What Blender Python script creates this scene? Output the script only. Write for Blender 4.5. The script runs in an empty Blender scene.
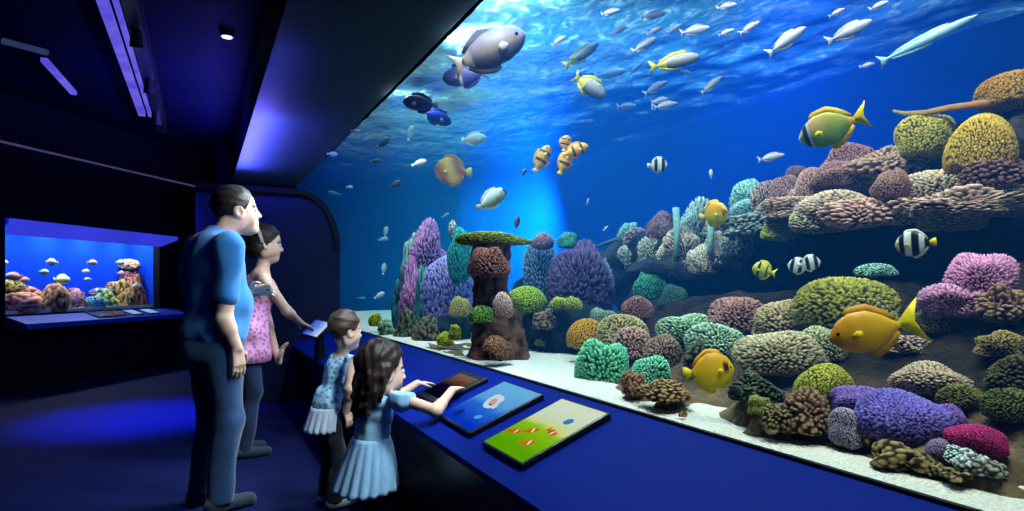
import bpy, bmesh, math, random
import numpy as np
from mathutils import Vector, Matrix, noise
random.seed(7)
scene = bpy.context.scene
COL = scene.collection
# ------------------------------------------------------------------ camera frame
F = 620.0; CX = 512.0; HY = 284.0
ANG = math.atan(311.0 / 620.0)
SA, CA = math.sin(ANG), math.cos(ANG)
CAM = Vector((0, 0, 1.25))
RIGHT = Vector((CA, -SA, 0)); FWD = Vector((SA, CA, 0)); UP = Vector((0, 0, 1))
GX = 1.38      # glass plane
SZ = 0.80      # sand level

def ray(px, py):
    return RIGHT * ((px - CX) / F) + FWD + UP * ((HY - py) / F)
def at(px, py, yc):
    return CAM + ray(px, py) * yc
def depth_x(px, x):
    return x / ((px - CX) / F * CA + SA)
def atx(px, py, x):
    yc = depth_x(px, x)
    return at(px, py, yc), yc
def hit(px, py, p0, n):
    d = ray(px, py); t = (p0 - CAM).dot(n) / d.dot(n)
    return CAM + d * t

def c3(h): return tuple((int(h[i:i + 2], 16) / 255) ** 2.2 for i in (0, 2, 4))
# ------------------------------------------------------------------ materials
MATS = {}
def _new(name):
    m = bpy.data.materials.new(name); m.use_nodes = True
    nt = m.node_tree; nt.nodes.clear()
    out = nt.nodes.new('ShaderNodeOutputMaterial')
    return m, nt, out
def mat(name, color=(.5, .5, .5), rough=.6, metal=0, spec=.4, nscale=20, namt=.15, bump=0, bscale=60, emis=None, estr=0, vc=False, sheen=0):
    if name in MATS: return MATS[name]
    m, nt, out = _new(name)
    b = nt.nodes.new('ShaderNodeBsdfPrincipled')
    tc = nt.nodes.new('ShaderNodeTexCoord')
    nz = nt.nodes.new('ShaderNodeTexNoise'); nz.inputs['Scale'].default_value = nscale; nz.inputs['Detail'].default_value = 4
    nt.links.new(tc.outputs['Object'], nz.inputs['Vector'])
    mp = nt.nodes.new('ShaderNodeMapRange')
    mp.inputs['To Min'].default_value = 1 - namt; mp.inputs['To Max'].default_value = 1 + namt
    nt.links.new(nz.outputs['Fac'], mp.inputs['Value'])
    mx = nt.nodes.new('ShaderNodeMix'); mx.data_type = 'RGBA'; mx.blend_type = 'MULTIPLY'; mx.inputs['Factor'].default_value = 1
    if vc:
        at_ = nt.nodes.new('ShaderNodeAttribute'); at_.attribute_name = 'Col'
        nt.links.new(at_.outputs['Color'], mx.inputs['A'])
    else:
        mx.inputs['A'].default_value = (*color, 1)
    nt.links.new(mp.outputs['Result'], mx.inputs['B'])
    nt.links.new(mx.outputs['Result'], b.inputs['Base Color'])
    b.inputs['Roughness'].default_value = rough; b.inputs['Metallic'].default_value = metal
    b.inputs['Specular IOR Level'].default_value = spec
    if sheen: b.inputs['Sheen Weight'].default_value = sheen
    if bump:
        n2 = nt.nodes.new('ShaderNodeTexNoise'); n2.inputs['Scale'].default_value = bscale; n2.inputs['Detail'].default_value = 3
        nt.links.new(tc.outputs['Object'], n2.inputs['Vector'])
        bp = nt.nodes.new('ShaderNodeBump'); bp.inputs['Strength'].default_value = bump; bp.inputs['Distance'].default_value = .02
        nt.links.new(n2.outputs['Fac'], bp.inputs['Height']); nt.links.new(bp.outputs['Normal'], b.inputs['Normal'])
    if emis is not None:
        b.inputs['Emission Color'].default_value = (*emis, 1); b.inputs['Emission Strength'].default_value = estr
    nt.links.new(b.outputs['BSDF'], out.inputs['Surface'])
    MATS[name] = m
    return m
def emat(name, color, strength, nscale=6, namt=.1, color2=None):
    if name in MATS: return MATS[name]
    m, nt, out = _new(name)
    e = nt.nodes.new('ShaderNodeEmission'); e.inputs['Strength'].default_value = strength
    tc = nt.nodes.new('ShaderNodeTexCoord'); nz = nt.nodes.new('ShaderNodeTexNoise'); nz.inputs['Scale'].default_value = nscale
    nt.links.new(tc.outputs['Object'], nz.inputs['Vector'])
    mx = nt.nodes.new('ShaderNodeMix'); mx.data_type = 'RGBA'
    c2 = color2 or tuple(min(1, c * (1 + namt) + namt * .1) for c in color)
    mx.inputs['A'].default_value = (*color, 1); mx.inputs['B'].default_value = (*c2, 1)
    mr = nt.nodes.new('ShaderNodeMapRange'); mr.inputs['From Min'].default_value = .35; mr.inputs['From Max'].default_value = .65
    nt.links.new(nz.outputs['Fac'], mr.inputs['Value']); nt.links.new(mr.outputs['Result'], mx.inputs['Factor'])
    nt.links.new(mx.outputs['Result'], e.inputs['Color']); nt.links.new(e.outputs['Emission'], out.inputs['Surface'])
    MATS[name] = m
    return m

# ------------------------------------------------------------------ objects
def tag(o, label=None, cat=None, group=None, kind=None):
    if label: o['label'] = label
    if cat: o['category'] = cat
    if group: o['group'] = group
    if kind: o['kind'] = kind
    return o
def empty(name, loc, rot=None):
    o = bpy.data.objects.new(name, None); COL.objects.link(o); o.location = loc
    if rot is not None:
        o.rotation_mode = 'QUATERNION'; o.rotation_quaternion = rot
    o.empty_display_size = .05
    return o
def link(name, me, m, parent=None, smooth=True):
    o = bpy.data.objects.new(name, me); COL.objects.link(o)
    if m is not None and len(me.materials) == 0: me.materials.append(m)
    if parent is not None: o.parent = parent
    if smooth:
        me.polygons.foreach_set('use_smooth', [True] * len(me.polygons))
    return o
def mesh_np(name, V, Fc, cols=None):
    me = bpy.data.meshes.new(name)
    n0 = len(Fc[0])
    if isinstance(Fc, np.ndarray) or all(len(f) == n0 for f in Fc):
        Fa = np.asarray(Fc, np.int32); Va = np.asarray([v[:] for v in V] if not isinstance(V, np.ndarray) else V, np.float32)
        me.vertices.add(len(Va)); me.vertices.foreach_set('co', Va.ravel())
        me.loops.add(Fa.size); me.loops.foreach_set('vertex_index', Fa.ravel())
        me.polygons.add(len(Fa)); me.polygons.foreach_set('loop_start', np.arange(0, Fa.size, n0, dtype=np.int32))
        me.update(calc_edges=True); me.validate()
    else:
        me.from_pydata(np.asarray(V, float).tolist(), [], [list(map(int, f)) for f in Fc])
        me.update()
    if cols is not None:
        a = me.color_attributes.new('Col', 'FLOAT_COLOR', 'POINT')
        c = np.ones((len(V), 4), np.float32); c[:, :3] = np.asarray(cols, np.float32)
        a.data.foreach_set('color', c.ravel())
    return me
class MB:
    """collects shapes into one mesh"""
    def __init__(s): s.bm = bmesh.new()
    def box(s, lo, hi, rot=None, bev=0):
        lo, hi = Vector(lo), Vector(hi); c = (lo + hi) / 2; d = hi - lo
        r = bmesh.ops.create_cube(s.bm, size=1)
        vs = r['verts']
        bmesh.ops.scale(s.bm, vec=d, verts=vs)
        if bev:
            es = list({e for v in vs for e in v.link_edges})
            rr = bmesh.ops.bevel(s.bm, geom=es, offset=bev, segments=2, affect='EDGES', profile=.5)
            vs = list({v for f in rr['faces'] for v in f.verts} | {v for v in vs if v.is_valid})
        if rot is not None: bmesh.ops.rotate(s.bm, cent=(0, 0, 0), matrix=rot, verts=vs)
        bmesh.ops.translate(s.bm, vec=c, verts=vs)
        return s
    def face(s, pts):
        s.bm.faces.new([s.bm.verts.new(p) for p in pts]); return s
    def prism(s, pts, off):
        off = Vector(off)
        a = [s.bm.verts.new(p) for p in pts]; b = [s.bm.verts.new(Vector(p) + off) for p in pts]
        s.bm.faces.new(a[::-1]); s.bm.faces.new(b)
        n = len(a)
        for i in range(n): s.bm.faces.new((a[i], a[(i + 1) % n], b[(i + 1) % n], b[i]))
        return s
    def cyl(s, p0, p1, r0, r1=None, seg=16):
        p0, p1 = Vector(p0), Vector(p1); r1 = r0 if r1 is None else r1
        q = (p1 - p0).to_track_quat('Z', 'Y').to_matrix()
        rings = []
        for p, r in ((p0, r0), (p1, r1)):
            rings.append([s.bm.verts.new(p + q @ Vector((math.cos(2 * math.pi * i / seg) * r, math.sin(2 * math.pi * i / seg) * r, 0))) for i in range(seg)])
        for i in range(seg): s.bm.faces.new((rings[0][i], rings[0][(i + 1) % seg], rings[1][(i + 1) % seg], rings[1][i]))
        s.bm.faces.new(rings[0][::-1]); s.bm.faces.new(rings[1])
        return s
    def build(s, name, m, parent=None, smooth=False):
        bmesh.ops.recalc_face_normals(s.bm, faces=s.bm.faces)
        me = bpy.data.meshes.new(name); s.bm.to_mesh(me); s.bm.free()
        return link(name, me, m, parent, smooth)
def tube(pts, radii, seg=8):
    pts = [Vector(p) for p in pts]; V = []; Fc = []
    n = len(pts)
    for i, p in enumerate(pts):
        t = (pts[min(i + 1, n - 1)] - pts[max(i - 1, 0)]).normalized()
        q = t.to_track_quat('Z', 'Y').to_matrix()
        for k in range(seg):
            a = 2 * math.pi * k / seg
            V.append(p + q @ Vector((math.cos(a) * radii[i], math.sin(a) * radii[i], 0)))
    for i in range(n - 1):
        for k in range(seg):
            a = i * seg + k; b = i * seg + (k + 1) % seg
            Fc.append((a, b, b + seg, a + seg))
    Fc.append(tuple(range(seg))[::-1]); Fc.append(tuple((n - 1) * seg + k for k in range(seg)))
    return V, Fc
_ICO = {}
def ico(sub):
    if sub not in _ICO:
        bm = bmesh.new(); bmesh.ops.create_icosphere(bm, subdivisions=sub, radius=1)
        bm.verts.index_update()
        V = np.array([v.co[:] for v in bm.verts]); Fc = np.array([[v.index for v in f.verts] for f in bm.faces]); bm.free()
        V /= np.linalg.norm(V, axis=1)[:, None]
        _ICO[sub] = (V, Fc)
    return _ICO[sub]

# ------------------------------------------------------------------ signed distance bodies
class Sdf:
    def __init__(s, lo, hi, h):
        s.lo = np.array(lo, float); s.h = h
        s.n = np.ceil((np.array(hi) - s.lo) / h).astype(int) + 1
        s.f = np.full(s.n, 1.0, np.float32); s.c = np.zeros(s.n, np.int16)
    def _sub(s, lo, hi):
        a = np.maximum(0, np.floor((np.array(lo) - s.lo) / s.h).astype(int)); b = np.minimum(s.n, np.ceil((np.array(hi) - s.lo) / s.h).astype(int) + 1)
        if np.any(b <= a): return None
        sl = tuple(slice(a[i], b[i]) for i in range(3))
        ax = [s.lo[i] + s.h * np.arange(a[i], b[i]) for i in range(3)]
        return sl, np.stack(np.meshgrid(*ax, indexing='ij'), -1)
    def _put(s, sl, d, k, c):
        d = d.astype(np.float32); o = s.f[sl]
        if k > 0:
            hh = np.clip(.5 + .5 * (o - d) / k, 0, 1)
            r = o * (1 - hh) + d * hh - k * hh * (1 - hh)
        else: r = np.minimum(o, d)
        cc = s.c[sl]; cc[d < o] = c; s.c[sl] = cc
        s.f[sl] = r
    def cap(s, a, b, ra, rb=None, k=.02, c=0):
        a, b = np.array(a, float), np.array(b, float); rb = ra if rb is None else rb
        m = max(ra, rb) + k + 4 * s.h
        g = s._sub(np.minimum(a, b) - m, np.maximum(a, b) + m)
        if g is None: return s
        sl, P = g; ab = b - a; L = max(1e-9, ab @ ab)
        t = np.clip(((P - a) @ ab) / L, 0, 1)
        d = np.linalg.norm(P - a - t[..., None] * ab, axis=-1) - (ra + (rb - ra) * t)
        s._put(sl, d, k, c); return s
    def ell(s, cen, rad, R=None, k=.02, c=0, neg=False):
        cen, rad = np.array(cen, float), np.array(rad, float)
        m = rad.max() + k + 4 * s.h
        g = s._sub(cen - m, cen + m)
        if g is None: return s
        sl, P = g; Q = P - cen
        if R is not None: Q = Q @ np.array(R)      # columns of R are the axes
        k0 = np.linalg.norm(Q / rad, axis=-1); k1 = np.linalg.norm(Q / rad ** 2, axis=-1)
        d = k0 * (k0 - 1) / np.maximum(k1, 1e-6)
        if neg:
            o = s.f[sl]; hh = np.clip(.5 - .5 * (o + d) / k, 0, 1)
            s.f[sl] = (o * (1 - hh) - d * hh + k * hh * (1 - hh)).astype(np.float32)
        else: s._put(sl, d, k, c)
        return s
    def clip(s, p, n):
        """keep the side the normal points away from"""
        n = np.array(n, float); n /= np.linalg.norm(n)
        ax = [s.lo[i] + s.h * np.arange(s.n[i]) for i in range(3)]
        d = (ax[0][:, None, None] - p[0]) * n[0] + (ax[1][None, :, None] - p[1]) * n[1] + (ax[2][None, None, :] - p[2]) * n[2]
        s.f = np.maximum(s.f, d.astype(np.float32)); return s
    def wob(s, amp, sc, seed=0):
        rng = np.random.RandomState(seed); acc = 0
        idx = np.argwhere(np.abs(s.f) < amp * 3 + 2 * s.h)
        P = s.lo + idx * s.h
        for i in range(6):
            w = rng.normal(size=3) * sc; acc = acc + np.sin(P @ w + rng.rand() * 6.28)
        s.f[tuple(idx.T)] += (amp * acc / 2.4).astype(np.float32); return s
    def mesh(s):
        f = s.f; neg = f < 0
        nx, ny, nz = np.array(f.shape) - 1
        cnt = np.zeros((nx, ny, nz), np.int8)
        corners = [(i, j, k) for i in (0, 1) for j in (0, 1) for k in (0, 1)]
        for (i, j, k) in corners: cnt += neg[i:i + nx, j:j + ny, k:k + nz]
        act = np.argwhere((cnt > 0) & (cnt < 8))
        vid = np.full((nx, ny, nz), -1, np.int64); vid[tuple(act.T)] = np.arange(len(act))
        acc = np.zeros((len(act), 3)); w = np.zeros(len(act))
        for a in range(8):
            for b in range(a + 1, 8):
                ca, cb = np.array(corners[a]), np.array(corners[b])
                if np.abs(ca - cb).sum() != 1: continue
                fa = f[tuple((act + ca).T)].astype(float); fb = f[tuple((act + cb).T)].astype(float)
                m = (fa < 0) != (fb < 0)
                t = np.where(m, fa / np.where(np.abs(fa - fb) < 1e-12, 1, fa - fb), 0)
                acc += (ca + t[:, None] * (cb - ca)) * m[:, None]; w += m
        V = s.lo + s.h * (act + acc / np.maximum(w, 1)[:, None])
        Q = []
        for d in range(3):
            sh = [slice(1, None)] * 3; sh[d] = slice(None)
            lo_ = [slice(1, -1)] * 3; lo_[d] = slice(0, -1)
            hi_ = [slice(1, -1)] * 3; hi_[d] = slice(1, None)
            A, B = neg[tuple(lo_)], neg[tuple(hi_)]
            e = np.argwhere(A != B)
            off = np.ones(3, int); off[d] = 0
            base = e + off
            u, v = [(1, 2), (2, 0), (0, 1)][d]
            du = np.zeros(3, int); du[u] = 1; dv = np.zeros(3, int); dv[v] = 1
            q = np.stack([vid[tuple((base - du - dv).T)], vid[tuple((base - dv).T)], vid[tuple(base.T)], vid[tuple((base - du).T)]], 1)
            fl = ~A[tuple(e.T)]
            q[fl] = q[fl][:, ::-1]
            Q.append(q)
        Q = np.concatenate(Q); Q = Q[(Q >= 0).all(1)]
        ci = s.c[tuple((act + (acc / np.maximum(w, 1)[:, None] > .5)).T)]
        return V, Q, ci
    def build(s, name, m, parent=None, pal=None, relax=1):
        V, Q, ci = s.mesh()
        if relax:
            for _ in range(relax):
                S = np.zeros_like(V); n = np.zeros(len(V))
                for i in range(4):
                    np.add.at(S, Q[:, i], V[Q[:, (i + 1) % 4]]); np.add.at(n, Q[:, i], 1)
                    np.add.at(S, Q[:, i], V[Q[:, (i - 1) % 4]]); np.add.at(n, Q[:, i], 1)
                V = V * .5 + .5 * S / np.maximum(n, 1)[:, None]
        cols = None
        if pal is not None:
            cols = np.array(pal)[np.minimum(ci, len(pal) - 1)]
        me = mesh_np(name, V, Q, cols)
        return link(name, me, m, parent)
# ================================================================== SETTING
def struct(o): o['kind'] = 'structure'; return o
M_dark = mat('dark_wall', (.004, .005, .010), .8, namt=.2, nscale=3, spec=.04)
M_ceil = mat('dark_ceiling', (.0010, .0022, .013), .8, namt=.3, nscale=2, spec=.02)
M_soff = mat('soffit_paint', (.014, .03, .045), .7, namt=.1, nscale=3, spec=.05)
M_floor = mat('floor_blue', (.003, .006, .055), .8, namt=.25, nscale=4, spec=.12)
M_blue = mat('counter_blue', (.001, .012, .20), .6, namt=.06, nscale=5, spec=.05)
M_black = mat('black_plastic', (.006, .006, .008), .35, namt=.1, spec=.4)
M_metal = mat('dark_metal', (.03, .03, .035), .4, metal=.6, namt=.1)

struct(MB().box((-8, -4, -.1), (4.5, 16, 0)).build('floor', M_floor))
struct(MB().box((-8, -4, 3.4), (.43, 16, 3.5)).build('ceiling', M_ceil))
struct(MB().box((.43, -4, 2.83), (1.38, 10.5, 3.5)).build('trim_soffit', M_soff))
struct(MB().box((-8.1, -4, 0), (-8, 16, 3.5)).build('wall_side', M_dark))
struct(MB().box((-8, -4.1, 0), (4.5, -4, 3.5)).build('wall_behind', M_dark))
struct(MB().box((.2, 10.5, 0), (1.38, 13.4, 3.4)).build('wall_end', M_ceil))
# dark partition with a rounded upper corner, standing against the glass
pts = [(-.05, 6.98, 0), (1.375, 6.98, 0), (1.375, 6.98, 1.63)]
for i in range(1, 13):
    a = math.pi / 2 * i / 12
    pts.append((.925 + .45 * math.cos(a), 6.98, 1.63 + .64 * math.sin(a)))
pts.append((-.05, 6.98, 2.27))
part_w = struct(MB().prism(pts, (0, .12, 0)).build('wall_partition', mat('partition_paint', (.016, .018, .06), .6, namt=.1, nscale=3, spec=.2)))
rim = MB(); inner = []
for (x, y, z) in pts[2:-1]: inner.append((x, z))
V = []; Fc = []
outer = [(x, z) for x, z in inner] + [(-.05, 2.27)]
cx, cz = .8, 1.55
inn = []
for i, (x, z) in enumerate(outer):
    if i == 0: inn.append((x - .06, z))
    elif i == len(outer) - 1: inn.append((x, z - .06))
    else:
        d = Vector((x - .925, (z - 1.63) * .8)).normalized(); inn.append((x - d.x * .06, z - d.y * .06))
loop = [(x, 6.955, z) for x, z in outer] + [(x, 6.955, z) for x, z in inn[::-1]]
nO = len(outer)
bm = bmesh.new()
A = [bm.verts.new((x, 6.955, z)) for x, z in outer]; B = [bm.verts.new((x, 6.955, z)) for x, z in inn]
A2 = [bm.verts.new((x, 6.98, z)) for x, z in outer]; B2 = [bm.verts.new((x, 6.98, z)) for x, z in inn]
for i in range(nO - 1):
    bm.faces.new((A[i], A[i + 1], B[i + 1], B[i])); bm.faces.new((A2[i], A[i], A[i + 1], A2[i + 1])); bm.faces.new((B[i], B[i + 1], B2[i + 1], B2[i]))
me = bpy.data.meshes.new('trim_partition'); bm.to_mesh(me); bm.free()
struct(link('trim_partition', me, M_black, smooth=False))
# ---- main tank shell
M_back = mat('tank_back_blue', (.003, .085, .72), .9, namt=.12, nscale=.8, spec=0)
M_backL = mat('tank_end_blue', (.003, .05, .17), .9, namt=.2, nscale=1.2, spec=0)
struct(MB().box((4.2, -1.5, .7), (4.3, 10.6, 4.0)).build('wall_tank_back', M_back))
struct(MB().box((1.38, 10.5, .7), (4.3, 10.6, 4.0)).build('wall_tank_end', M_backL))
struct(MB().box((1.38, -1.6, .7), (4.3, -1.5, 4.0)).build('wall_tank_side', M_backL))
struct(MB().box((1.36, -1.6, 0), (4.3, 10.6, .68)).build('wall_tank_plinth', M_dark))
struct(MB().box((1.370, -1.5, .77), (1.386, 7.0, .801)).build('trim_glass_foot', M_black))
# glass pane
def glass_mat():
    m, nt, out = _new('tank_glass')
    t = nt.nodes.new('ShaderNodeBsdfTransparent'); t.inputs['Color'].default_value = (.97, .99, 1, 1)
    g = nt.nodes.new('ShaderNodeBsdfGlossy'); g.inputs['Roughness'].default_value = .02; g.inputs['Color'].default_value = (.6, .7, .8, 1)
    lw = nt.nodes.new('ShaderNodeLayerWeight'); lw.inputs['Blend'].default_value = .5
    pw = nt.nodes.new('ShaderNodeMath'); pw.operation = 'POWER'; pw.inputs[1].default_value = 6
    ml = nt.nodes.new('ShaderNodeMath'); ml.operation = 'MULTIPLY'; ml.inputs[1].default_value = .12
    mx = nt.nodes.new('ShaderNodeMixShader')
    nt.links.new(lw.outputs['Facing'], pw.inputs[0]); nt.links.new(pw.outputs[0], ml.inputs[0])
    nt.links.new(ml.outputs[0], mx.inputs['Fac']); nt.links.new(t.outputs[0], mx.inputs[1]); nt.links.new(g.outputs[0], mx.inputs[2])
    nt.links.new(mx.outputs[0], out.inputs['Surface']); return m
M_glass = glass_mat()
struct(MB().face([(GX, 10.5, .8), (GX, -1.5, .8), (GX, -1.5, 2.83), (GX, 10.5, 2.83)]).build('window_1', M_glass))
# water body: absorbs red first, scatters a little blue
def water_mat():
    m, nt, out = _new('water_volume')
    ab = nt.nodes.new('ShaderNodeVolumeAbsorption'); ab.inputs['Color'].default_value = (.25, .78, .97, 1); ab.inputs['Density'].default_value = WATER_ABS
    sc = nt.nodes.new('ShaderNodeVolumeScatter'); sc.inputs['Color'].default_value = (.02, .27, 1.0, 1); sc.inputs['Density'].default_value = WATER_SCA; sc.inputs['Anisotropy'].default_value = .2
    ad = nt.nodes.new('ShaderNodeAddShader'); nt.links.new(ab.outputs[0], ad.inputs[0]); nt.links.new(sc.outputs[0], ad.inputs[1])
    nt.links.new(ad.outputs[0], out.inputs['Volume']); return m
WATER_ABS, WATER_SCA = .15, .11
struct(MB().box((GX + .004, -1.495, .70), (4.195, 10.495, 2.80)).build('water', water_mat()))
# rippled surface seen from underneath
def surf_mat():
    m, nt, out = _new('water_surface')
    tc = nt.nodes.new('ShaderNodeTexCoord'); mp = nt.nodes.new('ShaderNodeMapping'); mp.inputs['Scale'].default_value = (1, .55, 1); mp.inputs['Rotation'].default_value = (0, 0, .5)
    nt.links.new(tc.outputs['Object'], mp.inputs['Vector'])
    nz = nt.nodes.new('ShaderNodeTexNoise'); nz.inputs['Scale'].default_value = 17; nz.inputs['Detail'].default_value = 6; nz.inputs['Roughness'].default_value = .65; nz.inputs['Distortion'].default_value = .6
    nt.links.new(mp.outputs[0], nz.inputs['Vector'])
    cr = nt.nodes.new('ShaderNodeValToRGB')
    el = cr.color_ramp.elements
    el[0].position = .36; el[0].color = (.03, .15, .24, 1); el[1].position = .74; el[1].color = (.75, .95, .85, 1)  # ripple glints painted as pale specks in the translucent colour
    e = el.new(.52); e.color = (.07, .27, .32, 1)
    nt.links.new(nz.outputs['Fac'], cr.inputs['Fac'])
    tr = nt.nodes.new('ShaderNodeBsdfTranslucent'); nt.links.new(cr.outputs['Color'], tr.inputs['Color'])
    bp = nt.nodes.new('ShaderNodeBump'); bp.inputs['Strength'].default_value = .6; bp.inputs['Distance'].default_value = .05
    nt.links.new(nz.outputs['Fac'], bp.inputs['Height'])
    gl = nt.nodes.new('ShaderNodeBsdfGlossy'); gl.inputs['Roughness'].default_value = .15; gl.inputs['Color'].default_value = (.5, .7, .9, 1)
    nt.links.new(bp.outputs[0], gl.inputs['Normal'])
    tp = nt.nodes.new('ShaderNodeBsdfTransparent'); tp.inputs['Color'].default_value = (.9, .97, 1, 1)
    m1 = nt.nodes.new('ShaderNodeMixShader'); m1.inputs['Fac'].default_value = .3
    nt.links.new(tr.outputs[0], m1.inputs[1]); nt.links.new(gl.outputs[0], m1.inputs[2])
    m2 = nt.nodes.new('ShaderNodeMixShader'); m2.inputs['Fac'].default_value = .45
    nt.links.new(m1.outputs[0], m2.inputs[1]); nt.links.new(tp.outputs[0], m2.inputs[2])
    lw = nt.nodes.new('ShaderNodeLayerWeight'); lw.inputs['Blend'].default_value = .5
    mr = nt.nodes.new('ShaderNodeMapRange'); mr.inputs['From Min'].default_value = .57; mr.inputs['From Max'].default_value = .72
    nt.links.new(lw.outputs['Facing'], mr.inputs['Value'])
    b2 = nt.nodes.new('ShaderNodeBump'); b2.inputs['Strength'].default_value = .3; b2.inputs['Distance'].default_value = .04
    nt.links.new(nz.outputs['Fac'], b2.inputs['Height'])
    g2 = nt.nodes.new('ShaderNodeBsdfGlossy'); g2.inputs['Roughness'].default_value = .12; g2.inputs['Color'].default_value = (.75, .9, 1, 1)
    nt.links.new(b2.outputs[0], g2.inputs['Normal'])
    m3 = nt.nodes.new('ShaderNodeMixShader'); nt.links.new(mr.outputs[0], m3.inputs['Fac'])
    nt.links.new(m2.outputs[0], m3.inputs[1]); nt.links.new(g2.outputs[0], m3.inputs[2])
    nt.links.new(m3.outputs[0], out.inputs['Surface']); return m
nx, ny = 60, 200
V = []; Fc = []
for j in range(ny + 1):
    for i in range(nx + 1):
        x = 1.385 + (4.195 - 1.385) * i / nx; y = -1.49 + 11.98 * j / ny
        V.append((x, y, 2.805 + .018 * noise.noise((x * 3.1, y * 2.3, 1.7)) + .01 * noise.noise((x * 8, y * 6, 4))))
for j in range(ny):
    for i in range(nx):
        a = j * (nx + 1) + i; Fc.append((a, a + 1, a + nx + 2, a + nx + 1))
struct(link('water_surface', mesh_np('water_surface', V, Fc), surf_mat()))
# sand bed
M_sand = mat('white_sand', (1, .97, .86), .9, namt=.35, nscale=110, bump=1.0, bscale=110, spec=.1)
V = []; Fc = []; nx, ny = 70, 240
for j in range(ny + 1):
    for i in range(nx + 1):
        x = 1.386 + (4.19 - 1.386) * (i / nx) ** 1.6; y = -1.48 + 11.96 * j / ny
        e = min(1, (x - 1.386) / .1)
        V.append((x, y, SZ + e * (.012 * noise.noise((x * 4, y * 4, 0)) + .006 * noise.noise((x * 15, y * 15, 3)))))
for j in range(ny):
    for i in range(nx):
        a = j * (nx + 1) + i; Fc.append((a, a + 1, a + nx + 2, a + nx + 1))
tag(link('sand', mesh_np('sand', V, Fc), M_sand), 'white coarse sand covering the floor of the big tank', 'sand', kind='stuff')

# ---- sloped blue exhibit counter
cnt = empty('exhibit_counter', (.87, 3, 0)); tag(cnt, 'long sloping deep blue exhibit counter running under the big tank window', 'counter')
o = MB().prism([(1.372, -.9, .792), (.872, -.9, .60), (.872, -.9, .575), (1.372, -.9, .74)], (0, 7.87, 0)).build('counter_top', M_blue); o.parent = cnt; o.matrix_parent_inverse = Matrix.Translation(-cnt.location)
o = MB().prism([(1.34, -.9, .70), (.93, -.9, .575), (.98, -.9, .0), (1.34, -.9, .0)], (0, 7.87, 0)).build('front_panel', M_black); o.parent = cnt; o.matrix_parent_inverse = Matrix.Translation(-cnt.location)

# ================================================================== WALL WITH THE SECOND AQUARIUM
WA = Vector(at(7, 284, 7.0)); WA.z = 0
WB = Vector(at(158, 284, 9.3)); WB.z = 0
WD = (WB - WA).normalized(); WN = Vector((WD.y, -WD.x, 0))     # WN points into the hall
WL = (WB - WA).length
def wp(s, d, z):                                               # along the wall, out of the wall, height
    return WA + WD * s + WN * d + Vector((0, 0, z))
def wbox(mb, s0, s1, d0, d1, z0, z1):
    return mb.prism([wp(s0, d0, z0), wp(s1, d0, z0), wp(s1, d1, z0), wp(s0, d1, z0)], (0, 0, z1 - z0))
w = MB(); Z0, Z1 = .9, 2.0
wbox(w, -7, WL + 3, -.1, 0, 0, Z0); wbox(w, -7, WL + 3, -.1, 0, Z1, 3.4); wbox(w, -7, -.02, -.1, 0, Z0, Z1); wbox(w, WL + .03, WL + 3, -.1, 0, Z0, Z1)
struct(w.build('wall_left', M_dark))
struct(wbox(MB(), -6, WL + 2, 0, .03, 2.83, 2.85).build('trim_1', emat('violet_trim', (.10, .07, .22), .5)))
aq = empty('built_in_aquarium', wp(WL / 2, -.4, 0)); tag(aq, 'lit second aquarium set into the dark wall behind the family', 'aquarium')
def sub(o, p):
    o.parent = p; bpy.context.view_layer.update(); o.matrix_parent_inverse = p.matrix_world.inverted(); return o
bpy.context.view_layer.update()
M_aqb = mat('aquarium_back', (.006, .05, .6), .8, namt=.25, nscale=1.5, spec=0)
M_glow = emat('aquarium_light_box', (.05, .06, .95), .75, nscale=1.0, color2=(.03, .05, .75))
sub(wbox(MB(), -.02, WL + .03, -.55, -.5, Z0 - .1, Z1 + .05).build('back', M_aqb), aq)
s_ = MB(); wbox(s_, -.05, -.02, -.55, -.105, Z0 - .1, Z1); wbox(s_, WL + .03, WL + .06, -.55, -.105, Z0 - .1, Z1); wbox(s_, -.05, WL + .06, -.55, -.105, Z1, Z1 + .05)
sub(s_.build('casing', M_aqb), aq)
sub(wbox(MB(), -.02, WL + .03, -.5, -.105, Z0 - .08, Z0 + .04).build('sand_bed', M_sand), aq)
sub(MB().prism([wp(-.02, .006, 1.81), wp(WL + .03, .006, 1.81), wp(WL + .34, .05, 1.93), wp(WL + .34, .05, 1.98), wp(-.02, .05, 1.99)], WN * .02).build('header', M_glow), aq)
# ledge in front
sub(MB().prism([wp(-.02, .004, .88), wp(-.02, .28, .80), wp(-.02, .28, .74), wp(-.02, .004, .72)], WD * (WL + .3)).build('ledge', mat('ledge_blue', (.01, .03, .30), .4, namt=.1)), aq)
M_scr_d = mat('dark_screen', (.02, .015, .05), .2, namt=.3)
M_scr_l = emat('pale_screen', (.25, .45, .9), .9)
for i, (s0, s1, m_, lb) in enumerate(((1.0, 1.5, M_scr_d, 'dark flat panel lying on the ledge of the wall aquarium'), (1.58, 1.78, M_scr_l, 'pale lit panel beside the dark panel on the wall aquarium ledge'), (1.88, 2.10, M_scr_l, 'pale lit panel at the end of the wall aquarium ledge'))):
    k = lambda s, d: wp(s, d, .885 - .286 * d + .004)
    pb = MB().prism([k(s0, .04), k(s1, .04), k(s1, .24), k(s0, .24)], (0, 0, .012)).build('info_panel', M_black)
    tag(pb, lb, 'panel', 'panels on the wall aquarium ledge')
    q = lambda s, d: wp(s, d, .885 - .286 * d + .0175)
    MB().prism([q(s0 + .02, .06), q(s1 - .02, .06), q(s1 - .02, .22), q(s0 + .02, .22)], (0, 0, .002)).build('screen', m_, pb)

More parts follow.
